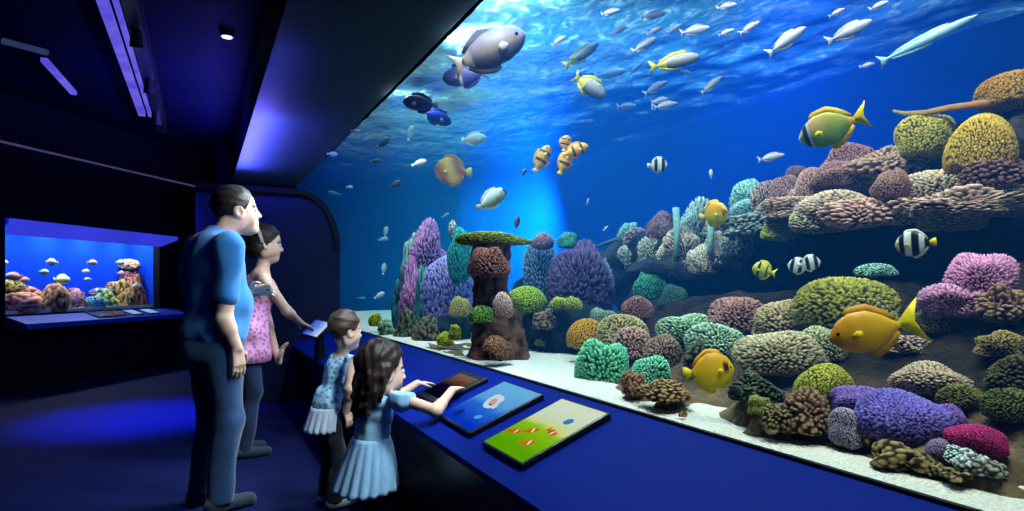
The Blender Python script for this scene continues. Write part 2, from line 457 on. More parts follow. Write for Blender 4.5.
# ================================================================== CEILING FITTINGS
M_violet = emat('violet_tube', (.20, .16, .95), .8, nscale=3, color2=(.10, .08, .8))
M_dimblue = emat('dim_blue_tube', (.03, .05, .16), .6)
def duct(name, x0, x1, y0, y1, z0, z1, lab):
    e = empty(name, ((x0 + x1) / 2, (y0 + y1) / 2, z1)); tag(e, lab, 'ceiling light')
    bpy.context.view_layer.update()
    return e
t = duct('light_track', -.7, -.4, 2.5, 8.9, 3.2, 3.4, 'long violet lit light track running along the dark ceiling')
sub(MB().box((-.50, 2.5, 3.22), (-.40, 9.3, 3.40)).build('rail', M_black), t)
sub(MB().box((-.68, 2.5, 3.30), (-.61, 8.8, 3.36)).build('diffuser', M_violet), t)
sub(MB().box((-.575, 2.5, 3.30), (-.545, 8.8, 3.36)).build('diffuser', M_violet), t)
for yy in (4.6, 5.6, 6.9, 8.2):
    h = MB().cyl((-.45, yy, 3.24), (-.45, yy + .05, 3.10), .035, .05).build('spot_head', M_metal); sub(h, t)
def bar_light(name, pa, pb, z, wd, m, lab):
    a = at(pa[0], pa[1], 620 * (z - 1.25) / (HY - pa[1])); b = at(pb[0], pb[1], 620 * (z - 1.25) / (HY - pb[1]))
    d = (b - a).normalized(); n = Vector((-d.y, d.x, 0)) * wd / 2
    o = MB().prism([a - n, b - n, b + n, a + n], (0, 0, .04)).build(name, m)
    for p in (a.lerp(b, .2), a.lerp(b, .8)): MB().cyl(p + Vector((0, 0, .04)), Vector((p.x, p.y, 3.4)), .006, seg=6).build('hanger', M_metal, o)
    return tag(o, lab, 'ceiling light')
bar_light('linear_lamp', (44, 62), (74, 95), 3.3, .055, M_violet, 'short violet lamp bar hanging under the dark ceiling')
bar_light('linear_lamp', (2, 43), (48, 55), 3.3, .045, M_dimblue, 'dim blue lamp bar under the ceiling before the short violet bar')
bar_light('linear_lamp', (51, 126), (92, 138), 3.3, .07, M_dimblue, 'dim blue lamp bar lowest under the ceiling above the wall aquarium')
c = at(227, 37, 620 * 2.1 / (HY - 37)); dl = empty('downlight', c); tag(dl, 'small round white downlight glowing in the dark ceiling', 'ceiling light'); bpy.context.view_layer.update()
sub(MB().cyl(c + Vector((0, 0, .0)), c + Vector((0, 0, .06)), .055, .065).build('housing', M_metal), dl)
sub(MB().cyl(c + Vector((0, 0, -.004)), c + Vector((0, 0, .01)), .04, .04).build('lamp_disc', emat('lamp_white', (.6, .9, 1), 2.2)), dl)
sub(MB().cyl(c + Vector((0, 0, .06)), Vector((c.x, c.y, 3.4)), .02, .02).build('stem', M_metal), dl)
# ================================================================== REEF
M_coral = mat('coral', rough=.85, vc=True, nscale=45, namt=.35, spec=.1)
M_rock = mat('reef_rock', rough=.95, vc=True, nscale=30, namt=.6, bump=.8, bscale=45, spec=.05)

def noiseV(P, sc, seed, oct=3):
    off = Vector((seed * 3.7, seed * 1.9, seed * 5.3))
    return np.array([noise.fractal(Vector(p) * sc + off, 1.0, 2.0, oct) for p in P])
def lerp(a, b, t): return a + (b - a) * t
def cellf(D, nk, seed, rk):
    """knob field over directions D: 1 at a knob's centre, 0 in the crevices"""
    rng = np.random.RandomState(seed)
    i = np.arange(nk) + .5
    ph = np.arccos(1 - 2 * i / nk); th = math.pi * (1 + 5 ** .5) * i
    K = np.stack([np.cos(th) * np.sin(ph), np.sin(th) * np.sin(ph), np.cos(ph)], 1) + rng.normal(size=(nk, 3)) * (.75 / math.sqrt(nk))
    K /= np.linalg.norm(K, axis=1)[:, None]
    d = np.full(len(D), 9.0)
    for a in range(0, nk, 64):
        dd = 2 - 2 * D @ K[a:a + 64].T
        d = np.minimum(d, dd.min(1))
    return np.clip(1 - d / rk ** 2, 0, 1)
def coral_mesh(name, rx, ry, rz, style, base, tip, seed, sub=5, wpx=40):
    """style: brain, knob, bushy, lump, plate, rock"""
    D, Fc = ico(sub); rng = np.random.RandomState(seed)
    nk, amp, sh, low = {'brain': (1500, .035, .6, .05), 'knob': (820, .15, .6, .14), 'bushy': (1300, .26, .65, .16), 'lump': (340, .16, .5, .24),
                        'plate': (600, .10, .6, .12), 'rock': (110, .12, .5, .30), 'fine': (1700, .08, .6, .13)}[style]
    nk = int(nk * min(1.9, max(.45, wpx / 48))); rk = 1.72 / math.sqrt(nk)
    f = cellf(D, nk, seed, rk * 1.0) ** sh
    lo = np.zeros(len(D))
    for _ in range(5):
        w = rng.normal(size=3) * 2.6; lo += np.sin(D @ w + rng.rand() * 6.28)
    lo *= low / 2
    r = (1 + amp * (f - .55) + lo)
    P = D * r[:, None] * np.array([rx, ry, rz])
    fl = -.35 * rz * (1.5 if style == 'bushy' else 1) * (1 + .25 * np.sin(D[:, 0] * 7 + seed) * np.cos(D[:, 1] * 6))
    m = P[:, 2] < fl; P[m, 2] = fl[m] + (P[m, 2] - fl[m]) * .25
    base, tip = np.array(base), np.array(tip)
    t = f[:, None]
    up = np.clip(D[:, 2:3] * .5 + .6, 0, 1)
    C = lerp(base * .16, lerp(base, tip * 1.25, t ** 1.6), np.clip(t * 1.25, 0, 1)) * lerp(.5, 1, up)  # pale tips; crevice and underside shade painted into the vertex colour
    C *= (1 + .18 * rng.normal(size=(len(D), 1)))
    return mesh_np(name, P, Fc, np.clip(C, 0, 1))

# ---------------- colours (linear)
# px, py, w, h (picture size of the lump), x depth or None (on the front mound), style, colour, tip colour, name, category, label
def sand_y(px):                      # where the mound meets the sand, seen from the visitors
    xs = [600, 640, 700, 760, 820, 860, 900, 960, 1010, 1100]; ys = [381, 393, 398, 408, 438, 453, 468, 479, 484, 505]
    return float(np.interp(px, xs, ys))
def top_y(px):
    return float(np.interp(px, [600, 650, 740, 800, 860, 930, 980, 1024, 1100], [320, 300, 295, 290, 285, 285, 270, 250, 240]))
def mound_x(px, py):
    yb, yt = sand_y(px), top_y(px)
    return 1.50 + max(-.02, (yb - py) / (yb - yt)) * .95
CORALS = [
 # lower front mound
 (605, 362, 56, 46, 1.72, 'knob', '2f8f68', '7fe0b0', 'green_coral', 'coral', 'big rounded emerald green coral sitting on the white sand'),
 (650, 370, 42, 26, None, 'knob', '3a9a78', '8fe8c0', 'green_coral', 'coral', 'small mint green coral hugging the big emerald coral'),
 (632, 383, 26, 20, None, 'lump', '6e4a3e', 'a87f62', 'brown_coral', 'coral', 'small rusty brown coral lump below the small mint coral'),
 (664, 389, 44, 18, None, 'lump', '7a5e44', 'b08e66', 'brown_coral', 'coral', 'low tan brown coral strip on the sand below the mint coral'),
 (586, 333, 36, 26, 1.98, 'fine', 'b8701c', 'f0b040', 'orange_coral', 'coral', 'small orange coral dome behind the big emerald coral'),
 (624, 327, 44, 30, 2.05, 'knob', '9a8a52', 'd8c88a', 'yellow_coral', 'coral', 'yellow beige coral with pinkish side behind the emerald coral'),
 (632, 341, 42, 28, 1.95, 'knob', '9a6f66', 'd6aa98', 'pink_coral', 'coral', 'dusty pink coral mound directly behind the emerald coral'),
 (638, 306, 32, 22, 2.25, 'fine', '8a5a58', 'c08a80', 'pink_coral', 'coral', 'dusky rose coral dome perched above the yellow beige coral'),
 (664, 350, 36, 32, None, 'knob', '6f5650', 'a88a7c', 'brown_coral', 'coral', 'greyish brown coral dome beside the dusty pink mound'),
 (690, 325, 54, 26, None, 'knob', '6f9a76', 'b8dcae', 'mint_coral', 'coral', 'pale mint green flat coral at the top of the mound'),
 (718, 339, 56, 34, None, 'knob', '6d957e', 'b4d8b8', 'mint_coral', 'coral', 'pale green coral dome behind the yellow round fish'),
 (735, 312, 50, 32, None, 'knob', '7d4c48', 'c09088', 'red_coral', 'coral', 'reddish brown coral with pink tips beside the mint corals'),
 (786, 317, 60, 34, None, 'knob', '8a7250', 'c8b088', 'beige_coral', 'coral', 'yellowish beige coral dome between the red brown and the big olive coral'),
 (780, 350, 84, 38, None, 'knob', '86775a', 'cfc09a', 'beige_coral', 'coral', 'wide knobbly cream coral in the middle of the mound'),
 (822, 342, 48, 30, None, 'knob', '7d7f62', 'c6c8a0', 'beige_coral', 'coral', 'pale grey green coral below the big olive coral'),
 (824, 382, 60, 38, None, 'brain', '7d7a24', 'b8b84a', 'olive_coral', 'coral', 'smooth olive yellow dome coral beside the purple plate'),
 (846, 301, 96, 46, None, 'knob', '6d6a28', 'b8b050', 'olive_coral', 'coral', 'big olive yellow coral mound topping the dark cave'),
 (876, 317, 40, 34, None, 'lump', '5d5a38', 'a09868', 'olive_coral', 'coral', 'brownish olive coral lump behind the swimming yellow tang tail'),
 (759, 404, 22, 18, None, 'fine', '7a7a3a', 'a8aa60', 'olive_coral', 'coral', 'tiny olive coral on the sand edge below the cream corals'),
 (779, 416, 32, 22, None, 'lump', '5a5238', '8a7a58', 'brown_coral', 'rock', 'small brown rubble lump at the sand edge under the olive dome'),
 (806, 411, 46, 32, None, 'lump', '6a4a3c', '9a7a60', 'brown_coral', 'coral', 'reddish brown coral lump directly below the olive dome'),
 (849, 424, 38, 34, None, 'fine', '8a7d92', 'b8a8c4', 'lavender_coral', 'coral', 'grey lavender round coral against the purple plate coral'),
 (858, 397, 52, 22, None, 'fine', '6a4f9a', '9a78d0', 'purple_coral', 'coral', 'upper lobe of purple coral beside the olive dome'),
 (896, 414, 88, 52, None, 'fine', '5a4ab0', '9080e0', 'purple_coral', 'coral', 'large violet blue plate coral draped over the front rocks'),
 (943, 414, 42, 22, None, 'fine', '6a4a9a', '9a74cc', 'purple_coral', 'coral', 'purple coral tongue stretching from the violet plate to the magenta coral'),
 (975, 437, 56, 26, None, 'fine', '7a1c48', 'c83c80', 'magenta_coral', 'coral', 'deep magenta coral patch above the white clump'),
 (960, 450, 36, 18, None, 'lump', '8fb8b4', 'd4f0ea', 'white_coral', 'coral', 'chalky white coral clump below the magenta patch'),
 (975, 461, 30, 18, None, 'lump', '9cb0ae', 'd8e6e2', 'white_coral', 'coral', 'white coral pebbly clump lowest on the sand by the magenta patch'),
 (992, 467, 34, 18, None, 'rock', '6a6a60', '9a9a8c', 'grey_rock', 'rock', 'small grey rock at the sand edge beside the white clumps'),
 (938, 449, 24, 24, None, 'fine', '6a5878', '9a86ac', 'lavender_coral', 'coral', 'small dusty lavender coral beside the chalky white clump'),
 (893, 455, 50, 24, None, 'rock', '6a5a3c', '98855c', 'brown_rock', 'rock', 'long tan brown rock on the sand below the violet plate'),
 (922, 463, 30, 16, None, 'rock', '5f5338', '8c7c56', 'brown_rock', 'rock', 'little tan rock next to the long tan rock'),
 (938, 467, 26, 16, None, 'rock', '6a5e40', '94865e', 'brown_rock', 'rock', 'little mossy rock between the tan rock and the white clumps'),
 (958, 473, 30, 14, None, 'rock', '64563a', '907e58', 'brown_rock', 'rock', 'flat brown rock under the white clumps'),
 (925, 432, 24, 24, None, 'rock', '3c3026', '6a5a44', 'brown_rock', 'rock', 'dark brown hollow rock enclosed by the violet plate'),
 (872, 436, 28, 18, None, 'rock', '5a4a36', '86725a', 'brown_rock', 'rock', 'dull brown rock between the lavender coral and the violet plate'),
 (932, 376, 64, 28, None, 'knob', '8a6a62', 'd8bea0', 'pink_coral', 'coral', 'flat pinkish beige coral plate above the violet plate coral'),
 (1000, 342, 40, 22, None, 'knob', '6d5a34', 'a8925a', 'ochre_coral', 'coral', 'ochre coral patch on the dark slope near the pink bush corals'),
 (962, 396, 40, 20, None, 'knob', '4f4c28', '7d7a44', 'moss_coral', 'coral', 'mossy green brown coral above the purple tongue'),
 (1008, 402, 44, 30, None, 'knob', '3f4524', '6a7040', 'moss_coral', 'coral', 'dark moss green coral above the magenta patch'),
 (905, 341, 50, 18, None, 'lump', '8a6f66', 'c4a898', 'pink_coral', 'coral', 'small pinkish rubble coral under the yellow tang tail'),
 (940, 318, 60, 22, None, 'knob', '5f5a34', '948c58', 'moss_coral', 'coral', 'greenish brown coral bed under the lower pink bush'),
 (1004, 303, 50, 30, None, 'lump', '6a4c3c', '9c7a62', 'brown_coral', 'coral', 'rusty brown coral shelf beside the lower pink bush'),
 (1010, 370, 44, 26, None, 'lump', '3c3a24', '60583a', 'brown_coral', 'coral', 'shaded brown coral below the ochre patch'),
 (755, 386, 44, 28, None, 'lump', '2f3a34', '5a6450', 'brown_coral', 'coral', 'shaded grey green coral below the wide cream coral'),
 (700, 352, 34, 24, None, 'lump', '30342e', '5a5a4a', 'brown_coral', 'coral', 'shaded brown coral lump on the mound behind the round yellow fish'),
 (955, 299, 64, 26, 2.22, 'bushy', '9a5a84', 'e6a4c8', 'pink_bush_coral', 'coral', 'lower pink bushy coral spreading on the dark slope'),
 (983, 272, 54, 46, 2.30, 'bushy', '9a5482', 'e8a0cc', 'pink_bush_coral', 'coral', 'upper round pink bushy coral standing over the lower pink bush'),
 (877, 269, 34, 12, 2.35, 'plate', '6aa89c', 'aee8d8', 'teal_coral', 'coral', 'small pale teal disc coral resting above the olive coral mound'),
]
# ---------------- front mound: one rock slope through the feet of the corals
ctrl = []
for (px, py, w, h, x, *r) in CORALS:
    foot = py + h * .42
    xx = mound_x(px, foot) if x is None else x
    if px < 600: continue
    p, yc = atx(px, foot, xx + (w * .5 / F) * depth_x(px, xx) * .45)
    ctrl.append((p.x, p.y, max(p.z, SZ - .02), 1.0))
for px in range(560, 1180, 30):
    p, yc = atx(px, sand_y(px), 1.50)
    ctrl.append((1.50 + .0, p.y, SZ - .015, 1.2)); ctrl.append((1.42, p.y, SZ - .06, 2.5))
    p, _ = atx(px, top_y(px), 2.55); ctrl.append((2.55, p.y, min(p.z, 1.32), .6))
    p, _ = atx(px, top_y(px), 3.3); ctrl.append((3.3, p.y, .95, .6))
for x in (1.5, 1.7, 1.9, 2.2, 2.6, 3.1):
    for px in (575, 545):
        if x > 1.55: p, _ = atx(px, 300, x); ctrl.append((x, p.y, SZ - .05, 1.5))
CT = np.array(ctrl)
def mound_z(x, y):
    d2 = (CT[:, 0] - x) ** 2 * 1.6 + (CT[:, 1] - y) ** 2 + 4e-4
    w = CT[:, 3] / d2 ** 1.7
    return float((w * CT[:, 2]).sum() / w.sum())
V = []; C = []; Fc = []
nx, ny = 80, 170; rng = np.random.RandomState(3)
for j in range(ny + 1):
    for i in range(nx + 1):
        x = 1.43 + 1.95 * (i / nx) ** 1.25; y = -.75 + 5.0 * j / ny
        z = mound_z(x, y)
        n1 = noise.fractal(Vector((x * 7, y * 7, 2)), 1, 2, 4); k = min(1, max(0, (z - SZ + .03) / .05))
        z += .03 * n1 * k
        V.append((x + .02 * noise.noise(Vector((x * 9, y * 9, 8))) * k, y, z))
        t = .5 + .5 * n1
        lo_ = min(1, max(0, (SZ + .16 - z) / .12)); C.append(lerp(lerp(np.array(c3('14181a')), np.array(c3('3c342c')), t), lerp(np.array(c3('3a3226')), np.array(c3('86705a')), t), lo_) * (1 + .3 * noise.noise(Vector((x * 4, y * 4, 5)))))
for j in range(ny):
    for i in range(nx):
        a = j * (nx + 1) + i; q = (a, a + 1, a + nx + 2, a + nx + 1)
        if max(V[k][2] for k in q) > SZ - .03: Fc.append(q)
tag(link('reef_mound', mesh_np('reef_mound', V, Fc, np.clip(C, 0, 1)), M_rock), 'broad dark rock slope carrying the front corals above the sand', 'rock')

def add_coral(row, idx, kw=.97, kh=.93):
    px, py, w, h, x, style, base, tip, name, cat, lab = row
    w *= kw; h *= kh
    if style == 'rock': w *= .85; h *= .78
    foot = py + h * .42
    xx = mound_x(px, foot) if x is None else x
    yc = depth_x(px, xx); s = yc / F
    cz = py + h * .28                                  # centre of the dome
    p = at(px, cz, yc)
    rz = h * .76 * s; rx = w * .52 * s
    sub = 6 if w > 30 else 5 if w > 15 else 4
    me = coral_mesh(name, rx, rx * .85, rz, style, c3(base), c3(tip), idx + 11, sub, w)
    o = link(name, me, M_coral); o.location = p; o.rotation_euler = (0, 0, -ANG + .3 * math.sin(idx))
    g = ROCKGROUP.get(lab)
    return tag(o, lab, cat, g)
ROCKGROUP = {}
for i, r in enumerate(CORALS): add_coral(r, i)

# ---------------- upper ledge: overhanging shelf of rock built along the tank
def rock_sdf(name, ells, h, lab, cola='24262a', colb='5a4c44', amp=.02, sc=26, cat='rock', k=.06):
    lo = np.min([np.array(e[0]) - max(e[1]) for e in ells], 0) - .06; hi = np.max([np.array(e[0]) + max(e[1]) for e in ells], 0) + .06
    s = Sdf(lo, hi, h)
    for e in ells: s.ell(e[0], e[1], R=e[2] if len(e) > 2 else None, k=k)
    s.wob(amp, sc, seed=len(name)); s.clip((0, 0, SZ - .03), (0, 0, -1))
    V, Q, ci = s.mesh()
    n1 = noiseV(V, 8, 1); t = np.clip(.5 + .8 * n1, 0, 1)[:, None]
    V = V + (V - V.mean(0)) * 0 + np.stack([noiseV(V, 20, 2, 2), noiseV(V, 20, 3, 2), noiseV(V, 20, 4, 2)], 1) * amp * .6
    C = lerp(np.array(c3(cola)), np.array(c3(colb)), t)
    me = mesh_np(name, V, Q, C)
    return tag(link(name, me, M_rock), lab, cat)
def E(px, py, w, h, x, dr=1.0):
    p, yc = atx(px, py, x); s = yc / F
    return (p[:], (w / 2 * s * dr, w / 2 * s, h / 2 * s))
RZ = np.array(Matrix.Rotation(-ANG, 3, 'Z'))
rock_sdf('reef_ledge', [E(790, 211, 110, 34, 2.95), E(850, 201, 120, 50, 2.95), E(930, 198, 140, 60, 2.95), E(1010, 170, 140, 90, 2.95), E(1060, 150, 160, 120, 3.0), E(965, 160, 100, 50, 3.0), E(1090, 190, 160, 120, 3.1), E(740, 228, 80, 28, 3.0), E(700, 246, 90, 26, 3.0)], .022,
         'long overhanging rock ledge carrying the upper row of corals over the dark cave', '20242c', '4c4440')
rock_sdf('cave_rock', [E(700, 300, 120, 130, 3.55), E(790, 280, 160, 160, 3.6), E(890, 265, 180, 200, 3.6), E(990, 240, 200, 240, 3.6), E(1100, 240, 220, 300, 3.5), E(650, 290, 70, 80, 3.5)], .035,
         'rock wall at the back of the cave under the ledge, its shade painted in dark blue', '0c1a26', '1c2c3a', amp=.03, sc=14, k=.1)  # dark blue is the cave's shade, put into the rock colour
# lumps on top of the ledge
LEDGE = [
 (925, 134, 46, 32, 2.62, 'fine', '8a7a30', 'c8b850', 'yellow_coral', 'coral', 'yellow green round coral high on the ledge by the bare stick'),
 (981, 136, 50, 48, 2.55, 'fine', '96762a', 'd8b048', 'yellow_coral', 'coral', 'golden round coral head on the ledge below the orange one'),
 (1010, 88, 52, 30, 2.75, 'fine', '8e6420', 'cc963c', 'orange_coral', 'coral', 'orange brown coral topping the reef above the stick'),
 (1000, 172, 60, 26, 2.60, 'lump', '5a3c3a', '8c645c', 'maroon_coral', 'coral', 'dark maroon coral under the golden coral head'),
 (848, 160, 40, 24, 2.67, 'fine', '7a5254', 'b88684', 'mauve_coral', 'coral', 'mauve rounded coral topmost in the brown row below the striped tang'),
 (838, 174, 44, 20, 2.57, 'fine', '70504e', 'ac7e78', 'mauve_coral', 'coral', 'mauve coral layer below the topmost mauve coral'),
 (886, 161, 52, 26, 2.67, 'lump', '7a5c4c', 'b8957c', 'tan_coral', 'coral', 'tan lumpy coral beside the topmost mauve coral'),
 (893, 184, 34, 24, 2.42, 'fine', '6a4a42', '9c766a', 'brown_coral', 'coral', 'round chestnut brown coral ball on the ledge front'),
 (814, 183, 34, 26, 2.62, 'fine', '84605c', 'be928a', 'mauve_coral', 'coral', 'pinkish brown dome in the middle of the ledge row'),
 (786, 188, 30, 24, 2.67, 'fine', '7e5c5a', 'b68c86', 'mauve_coral', 'coral', 'pinkish brown dome beside the pale teal tufts'),
 (796, 174, 22, 14, 2.82, 'fine', '6a4f54', '96767c', 'mauve_coral', 'coral', 'small dull mauve knob peeking over the ledge row'),
 (795, 205, 50, 18, 2.49, 'lump', '7e6456', 'bc9c86', 'tan_coral', 'coral', 'beige tan coral strip below the pinkish brown domes'),
 (834, 205, 60, 22, 2.45, 'knob', '8a7668', 'd0b8a0', 'beige_coral', 'coral', 'pale beige coral crust in the middle of the ledge front'),
 (818, 219, 50, 18, 2.42, 'knob', '7a7058', 'c0b490', 'beige_coral', 'coral', 'cream coral fringe hanging at the lower ledge rim'),
 (866, 212, 56, 20, 2.42, 'lump', '96706a', 'd8a898', 'pink_coral', 'coral', 'salmon pink coral slab beneath the chestnut ball'),
 (945, 185, 70, 30, 2.58, 'knob', '8a7866', 'd0bca0', 'beige_coral', 'coral', 'pale beige coral crust under the golden coral head'),
 (915, 208, 70, 20, 2.52, 'lump', '86685c', 'c8a48e', 'tan_coral', 'coral', 'rosy tan coral slab along the ledge front beside the chestnut ball'),
 (964, 204, 90, 18, 2.50, 'lump', '8a6c60', 'c8a896', 'pink_coral', 'coral', 'long rosy coral strip on the ledge rim under the pale crust'),
 (948, 217, 50, 18, 2.50, 'knob', '7a765a', 'bab68c', 'beige_coral', 'coral', 'grey green coral fringe on the ledge rim over the black and white fish'),
 (1004, 184, 40, 18, 2.55, 'knob', '705a50', 'a48c7a', 'tan_coral', 'coral', 'shaded tan coral beside the maroon coral'),
 (747, 192, 26, 18, 2.72, 'bushy', '5f9a98', 'a4dcd2', 'teal_coral', 'coral', 'pale teal tufty coral at the tip of the ledge'),
 (745, 208, 24, 14, 2.67, 'bushy', '5a8e96', '98ccd0', 'teal_coral', 'coral', 'bluish tuft coral under the pale teal tip'),
 (768, 196, 30, 24, 2.72, 'knob', '7e6a62', 'bca498', 'tan_coral', 'coral', 'greyish pink knobbly coral beside the pale teal tufts'),
 (779, 227, 28, 18, 2.47, 'fine', '7a8024', 'c4c44a', 'yellow_coral', 'coral', 'small lime yellow coral cap under the ledge rim'),
 (748, 224, 44, 16, 2.57, 'lump', '5f6a68', '94a29c', 'grey_coral', 'coral', 'grey blue coral strip under the teal tufts'),
 (697, 224, 34, 32, 2.85, 'bushy', '6a8482', 'a8c4ba', 'grey_coral', 'coral', 'grey green tufty coral behind the yellow ball fish'),
 (663, 224, 26, 22, 2.90, 'fine', '6e4a4c', 'a47c78', 'maroon_coral', 'coral', 'small dark rose coral beside the grey green tuft'),
 (652, 248, 32, 24, 2.85, 'bushy', '7a8070', 'c4c8b0', 'grey_coral', 'coral', 'pale grey branching coral at the thin end of the reef'),
 (686, 248, 36, 26, 2.75, 'bushy', '86786c', 'cab8a4', 'beige_coral', 'coral', 'beige branching coral below the yellow ball fish'),
 (719, 248, 30, 22, 2.72, 'bushy', '7d7468', 'bcae9c', 'beige_coral', 'coral', 'beige tufted coral in front of the cave mouth'),
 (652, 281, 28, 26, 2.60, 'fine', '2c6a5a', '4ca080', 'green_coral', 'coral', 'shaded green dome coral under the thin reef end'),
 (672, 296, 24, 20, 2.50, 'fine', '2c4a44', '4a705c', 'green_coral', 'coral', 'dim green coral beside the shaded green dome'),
 (628, 231, 16, 14, 2.90, 'bushy', '5f9a94', 'a8dcd0', 'teal_coral', 'coral', 'tiny teal tuft at the far tip of the reef'),
 (643, 238, 28, 18, 2.95, 'knob', '705c60', 'a88e90', 'mauve_coral', 'coral', 'dull mauve coral between the teal tuft and the dark rose coral'),
 (633, 253, 22, 18, 2.85, 'bushy', '6f7a74', 'b4bcae', 'grey_coral', 'coral', 'small ash grey tuft at the far lower end of the thin reef'),
 (669, 254, 26, 18, 2.70, 'bushy', '867a6a', 'd4c8b0', 'beige_coral', 'coral', 'creamy tuft low between the grey branching and beige branching corals'),
 (704, 258, 26, 18, 2.66, 'bushy', '8a8272', 'd8d0ba', 'beige_coral', 'coral', 'creamy white tuft low below the yellow ball fish'),
 (737, 240, 26, 20, 2.68, 'bushy', '7a8078', 'bcc4b6', 'grey_coral', 'coral', 'ash grey tuft beside the beige tufted coral at the cave mouth'),
 (718, 228, 24, 18, 2.80, 'knob', '7c6a64', 'c0aca0', 'tan_coral', 'coral', 'small pinkish tan coral right behind the pale twig'),
 (862, 178, 36, 22, 2.68, 'fine', '7a5c54', 'b8948a', 'mauve_coral', 'coral', 'dusty rose dome between the mauve layer and the chestnut ball'),
 (905, 168, 34, 24, 2.70, 'lump', '76604e', 'b49a80', 'tan_coral', 'coral', 'olive tan lump beside the tan lumpy coral on the ledge'),
 (770, 209, 28, 16, 2.62, 'knob', '84726a', 'c8b4a6', 'tan_coral', 'coral', 'pale pinkish crust at the ledge rim near the pale twig'),
 (806, 196, 30, 18, 2.62, 'knob', '86706a', 'ccb2a6', 'pink_coral', 'coral', 'pale pink crust below the middle dome of the ledge row'),
]
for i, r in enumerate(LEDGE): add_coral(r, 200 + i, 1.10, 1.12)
rock_sdf('reef_spur', [E(690, 272, 120, 34, 2.95), E(660, 252, 70, 40, 3.0), E(630, 268, 70, 60, 3.05), E(700, 262, 90, 40, 2.95), E(655, 305, 60, 50, 2.85)], .02, 'low dark rock spur at the thin end of the upper reef', '18242c', '3c4044')
# bare stick over the ledge
pts = [atx(893, 111, 2.55)[0], atx(905, 113.5, 2.56)[0], atx(925, 113, 2.57)[0], atx(950, 108, 2.6)[0], atx(980, 104, 2.64)[0], atx(1015, 100, 2.7)[0]]
V, Fc = tube(pts, [.005, .009, .012, .013, .014, .016], 10)
n = len(V); cs = [lerp(np.array(c3('9a8a4a')), np.array(c3('a86a50')), i / n) for i in range(n)]
tag(link('branch', mesh_np('branch', V, Fc, cs), M_coral), 'thin bare stick poking out over the ledge beside the yellow corals', 'branch')
pts = [atx(722, 237, 2.6)[0], atx(745, 228, 2.6)[0], atx(775, 214, 2.65)[0], atx(800, 206, 2.75)[0]]
V, Fc = tube(pts, [.008, .010, .012, .014], 8)
tag(link('branch', mesh_np('branch', V, Fc, [c3('9a9a90')] * len(V)), M_coral), 'pale twig slanting up from the yellow ball fish to the ledge', 'branch')
pts = [atx(590, 249, 2.9)[0], atx(612, 241, 2.9)[0], atx(640, 232, 3.0)[0]]
V, Fc = tube(pts, [.010, .016, .02], 8)
tag(link('branch', mesh_np('branch', V, Fc, [c3('5a6a7a')] * len(V)), M_coral), 'grey blue twig reaching out from the far tip of the reef', 'branch')
for i, (px, lab) in enumerate(((676, 'pale tube sponge standing beside the grey green tuft'), (710, 'pale tube sponge hanging in front of the beige tufted coral'))):
    pts = [atx(px, 256, 2.62)[0], atx(px + 1, 232, 2.63)[0], atx(px, 208, 2.64)[0]]
    V, Fc = tube(pts, [.02, .018, .022], 10)
    tag(link('tube_sponge', mesh_np('tube_sponge', V, Fc, [c3('8ab8b4')] * len(V)), M_coral), lab, 'sponge')

# ---------------- rock pillar with a plate coral, by the glass
def lathe_rock(name, px, prof, x, lab, cola, colb, cat='rock', seed=1):
    """prof: (py, half width px)"""
    c0, yc = atx(px, prof[-1][0], x); s = yc / F
    V = []; C = []; Fc = []; seg = 48
    ys = np.linspace(prof[0][0], prof[-1][0], 46)
    ws = np.interp(ys, [p[0] for p in prof], [p[1] for p in prof]); dx = np.interp(ys, [p[0] for p in prof], [p[2] for p in prof])
    for i, (py, w) in enumerate(zip(ys, ws)):
        z = 1.25 + (HY - py) * s
        for k in range(seg):
            a = 2 * math.pi * k / seg
            n = noise.fractal(Vector((math.cos(a) * 2.2, math.sin(a) * 2.2, z * 14 + seed)), 1, 2, 4)
            r = w * s * (1 + .20 * n)
            q = Vector((math.cos(a) * r * .9, math.sin(a) * r, 0))
            V.append(Vector((c0.x, c0.y, z)) + RIGHT * (dx[i] * s) + q)
            C.append(lerp(np.array(c3(cola)), np.array(c3(colb)), min(1, max(0, .5 + .9 * n))))
    n = len(ys)
    for i in range(n - 1):
        for k in range(seg):
            a = i * seg + k; b = i * seg + (k + 1) % seg; Fc.append((b, a, a + seg, b + seg))
    Fc.append(tuple(range(seg))); Fc.append(tuple(range((n - 1) * seg, n * seg))[::-1])
    return tag(link(name, mesh_np(name, V, Fc, np.clip(C, 0, 1)), M_rock), lab, cat)
lathe_rock('rock_stack', 494, [(243, 20, -2), (262, 21, -4), (285, 18, -4), (305, 20, -2), (314, 25, 2), (335, 29, 4), (362, 33, 6), (369, 32, 6)], 1.60, 'narrow waisted brown rock pillar standing on the sand by the glass', '2a2420', '7a5a48')
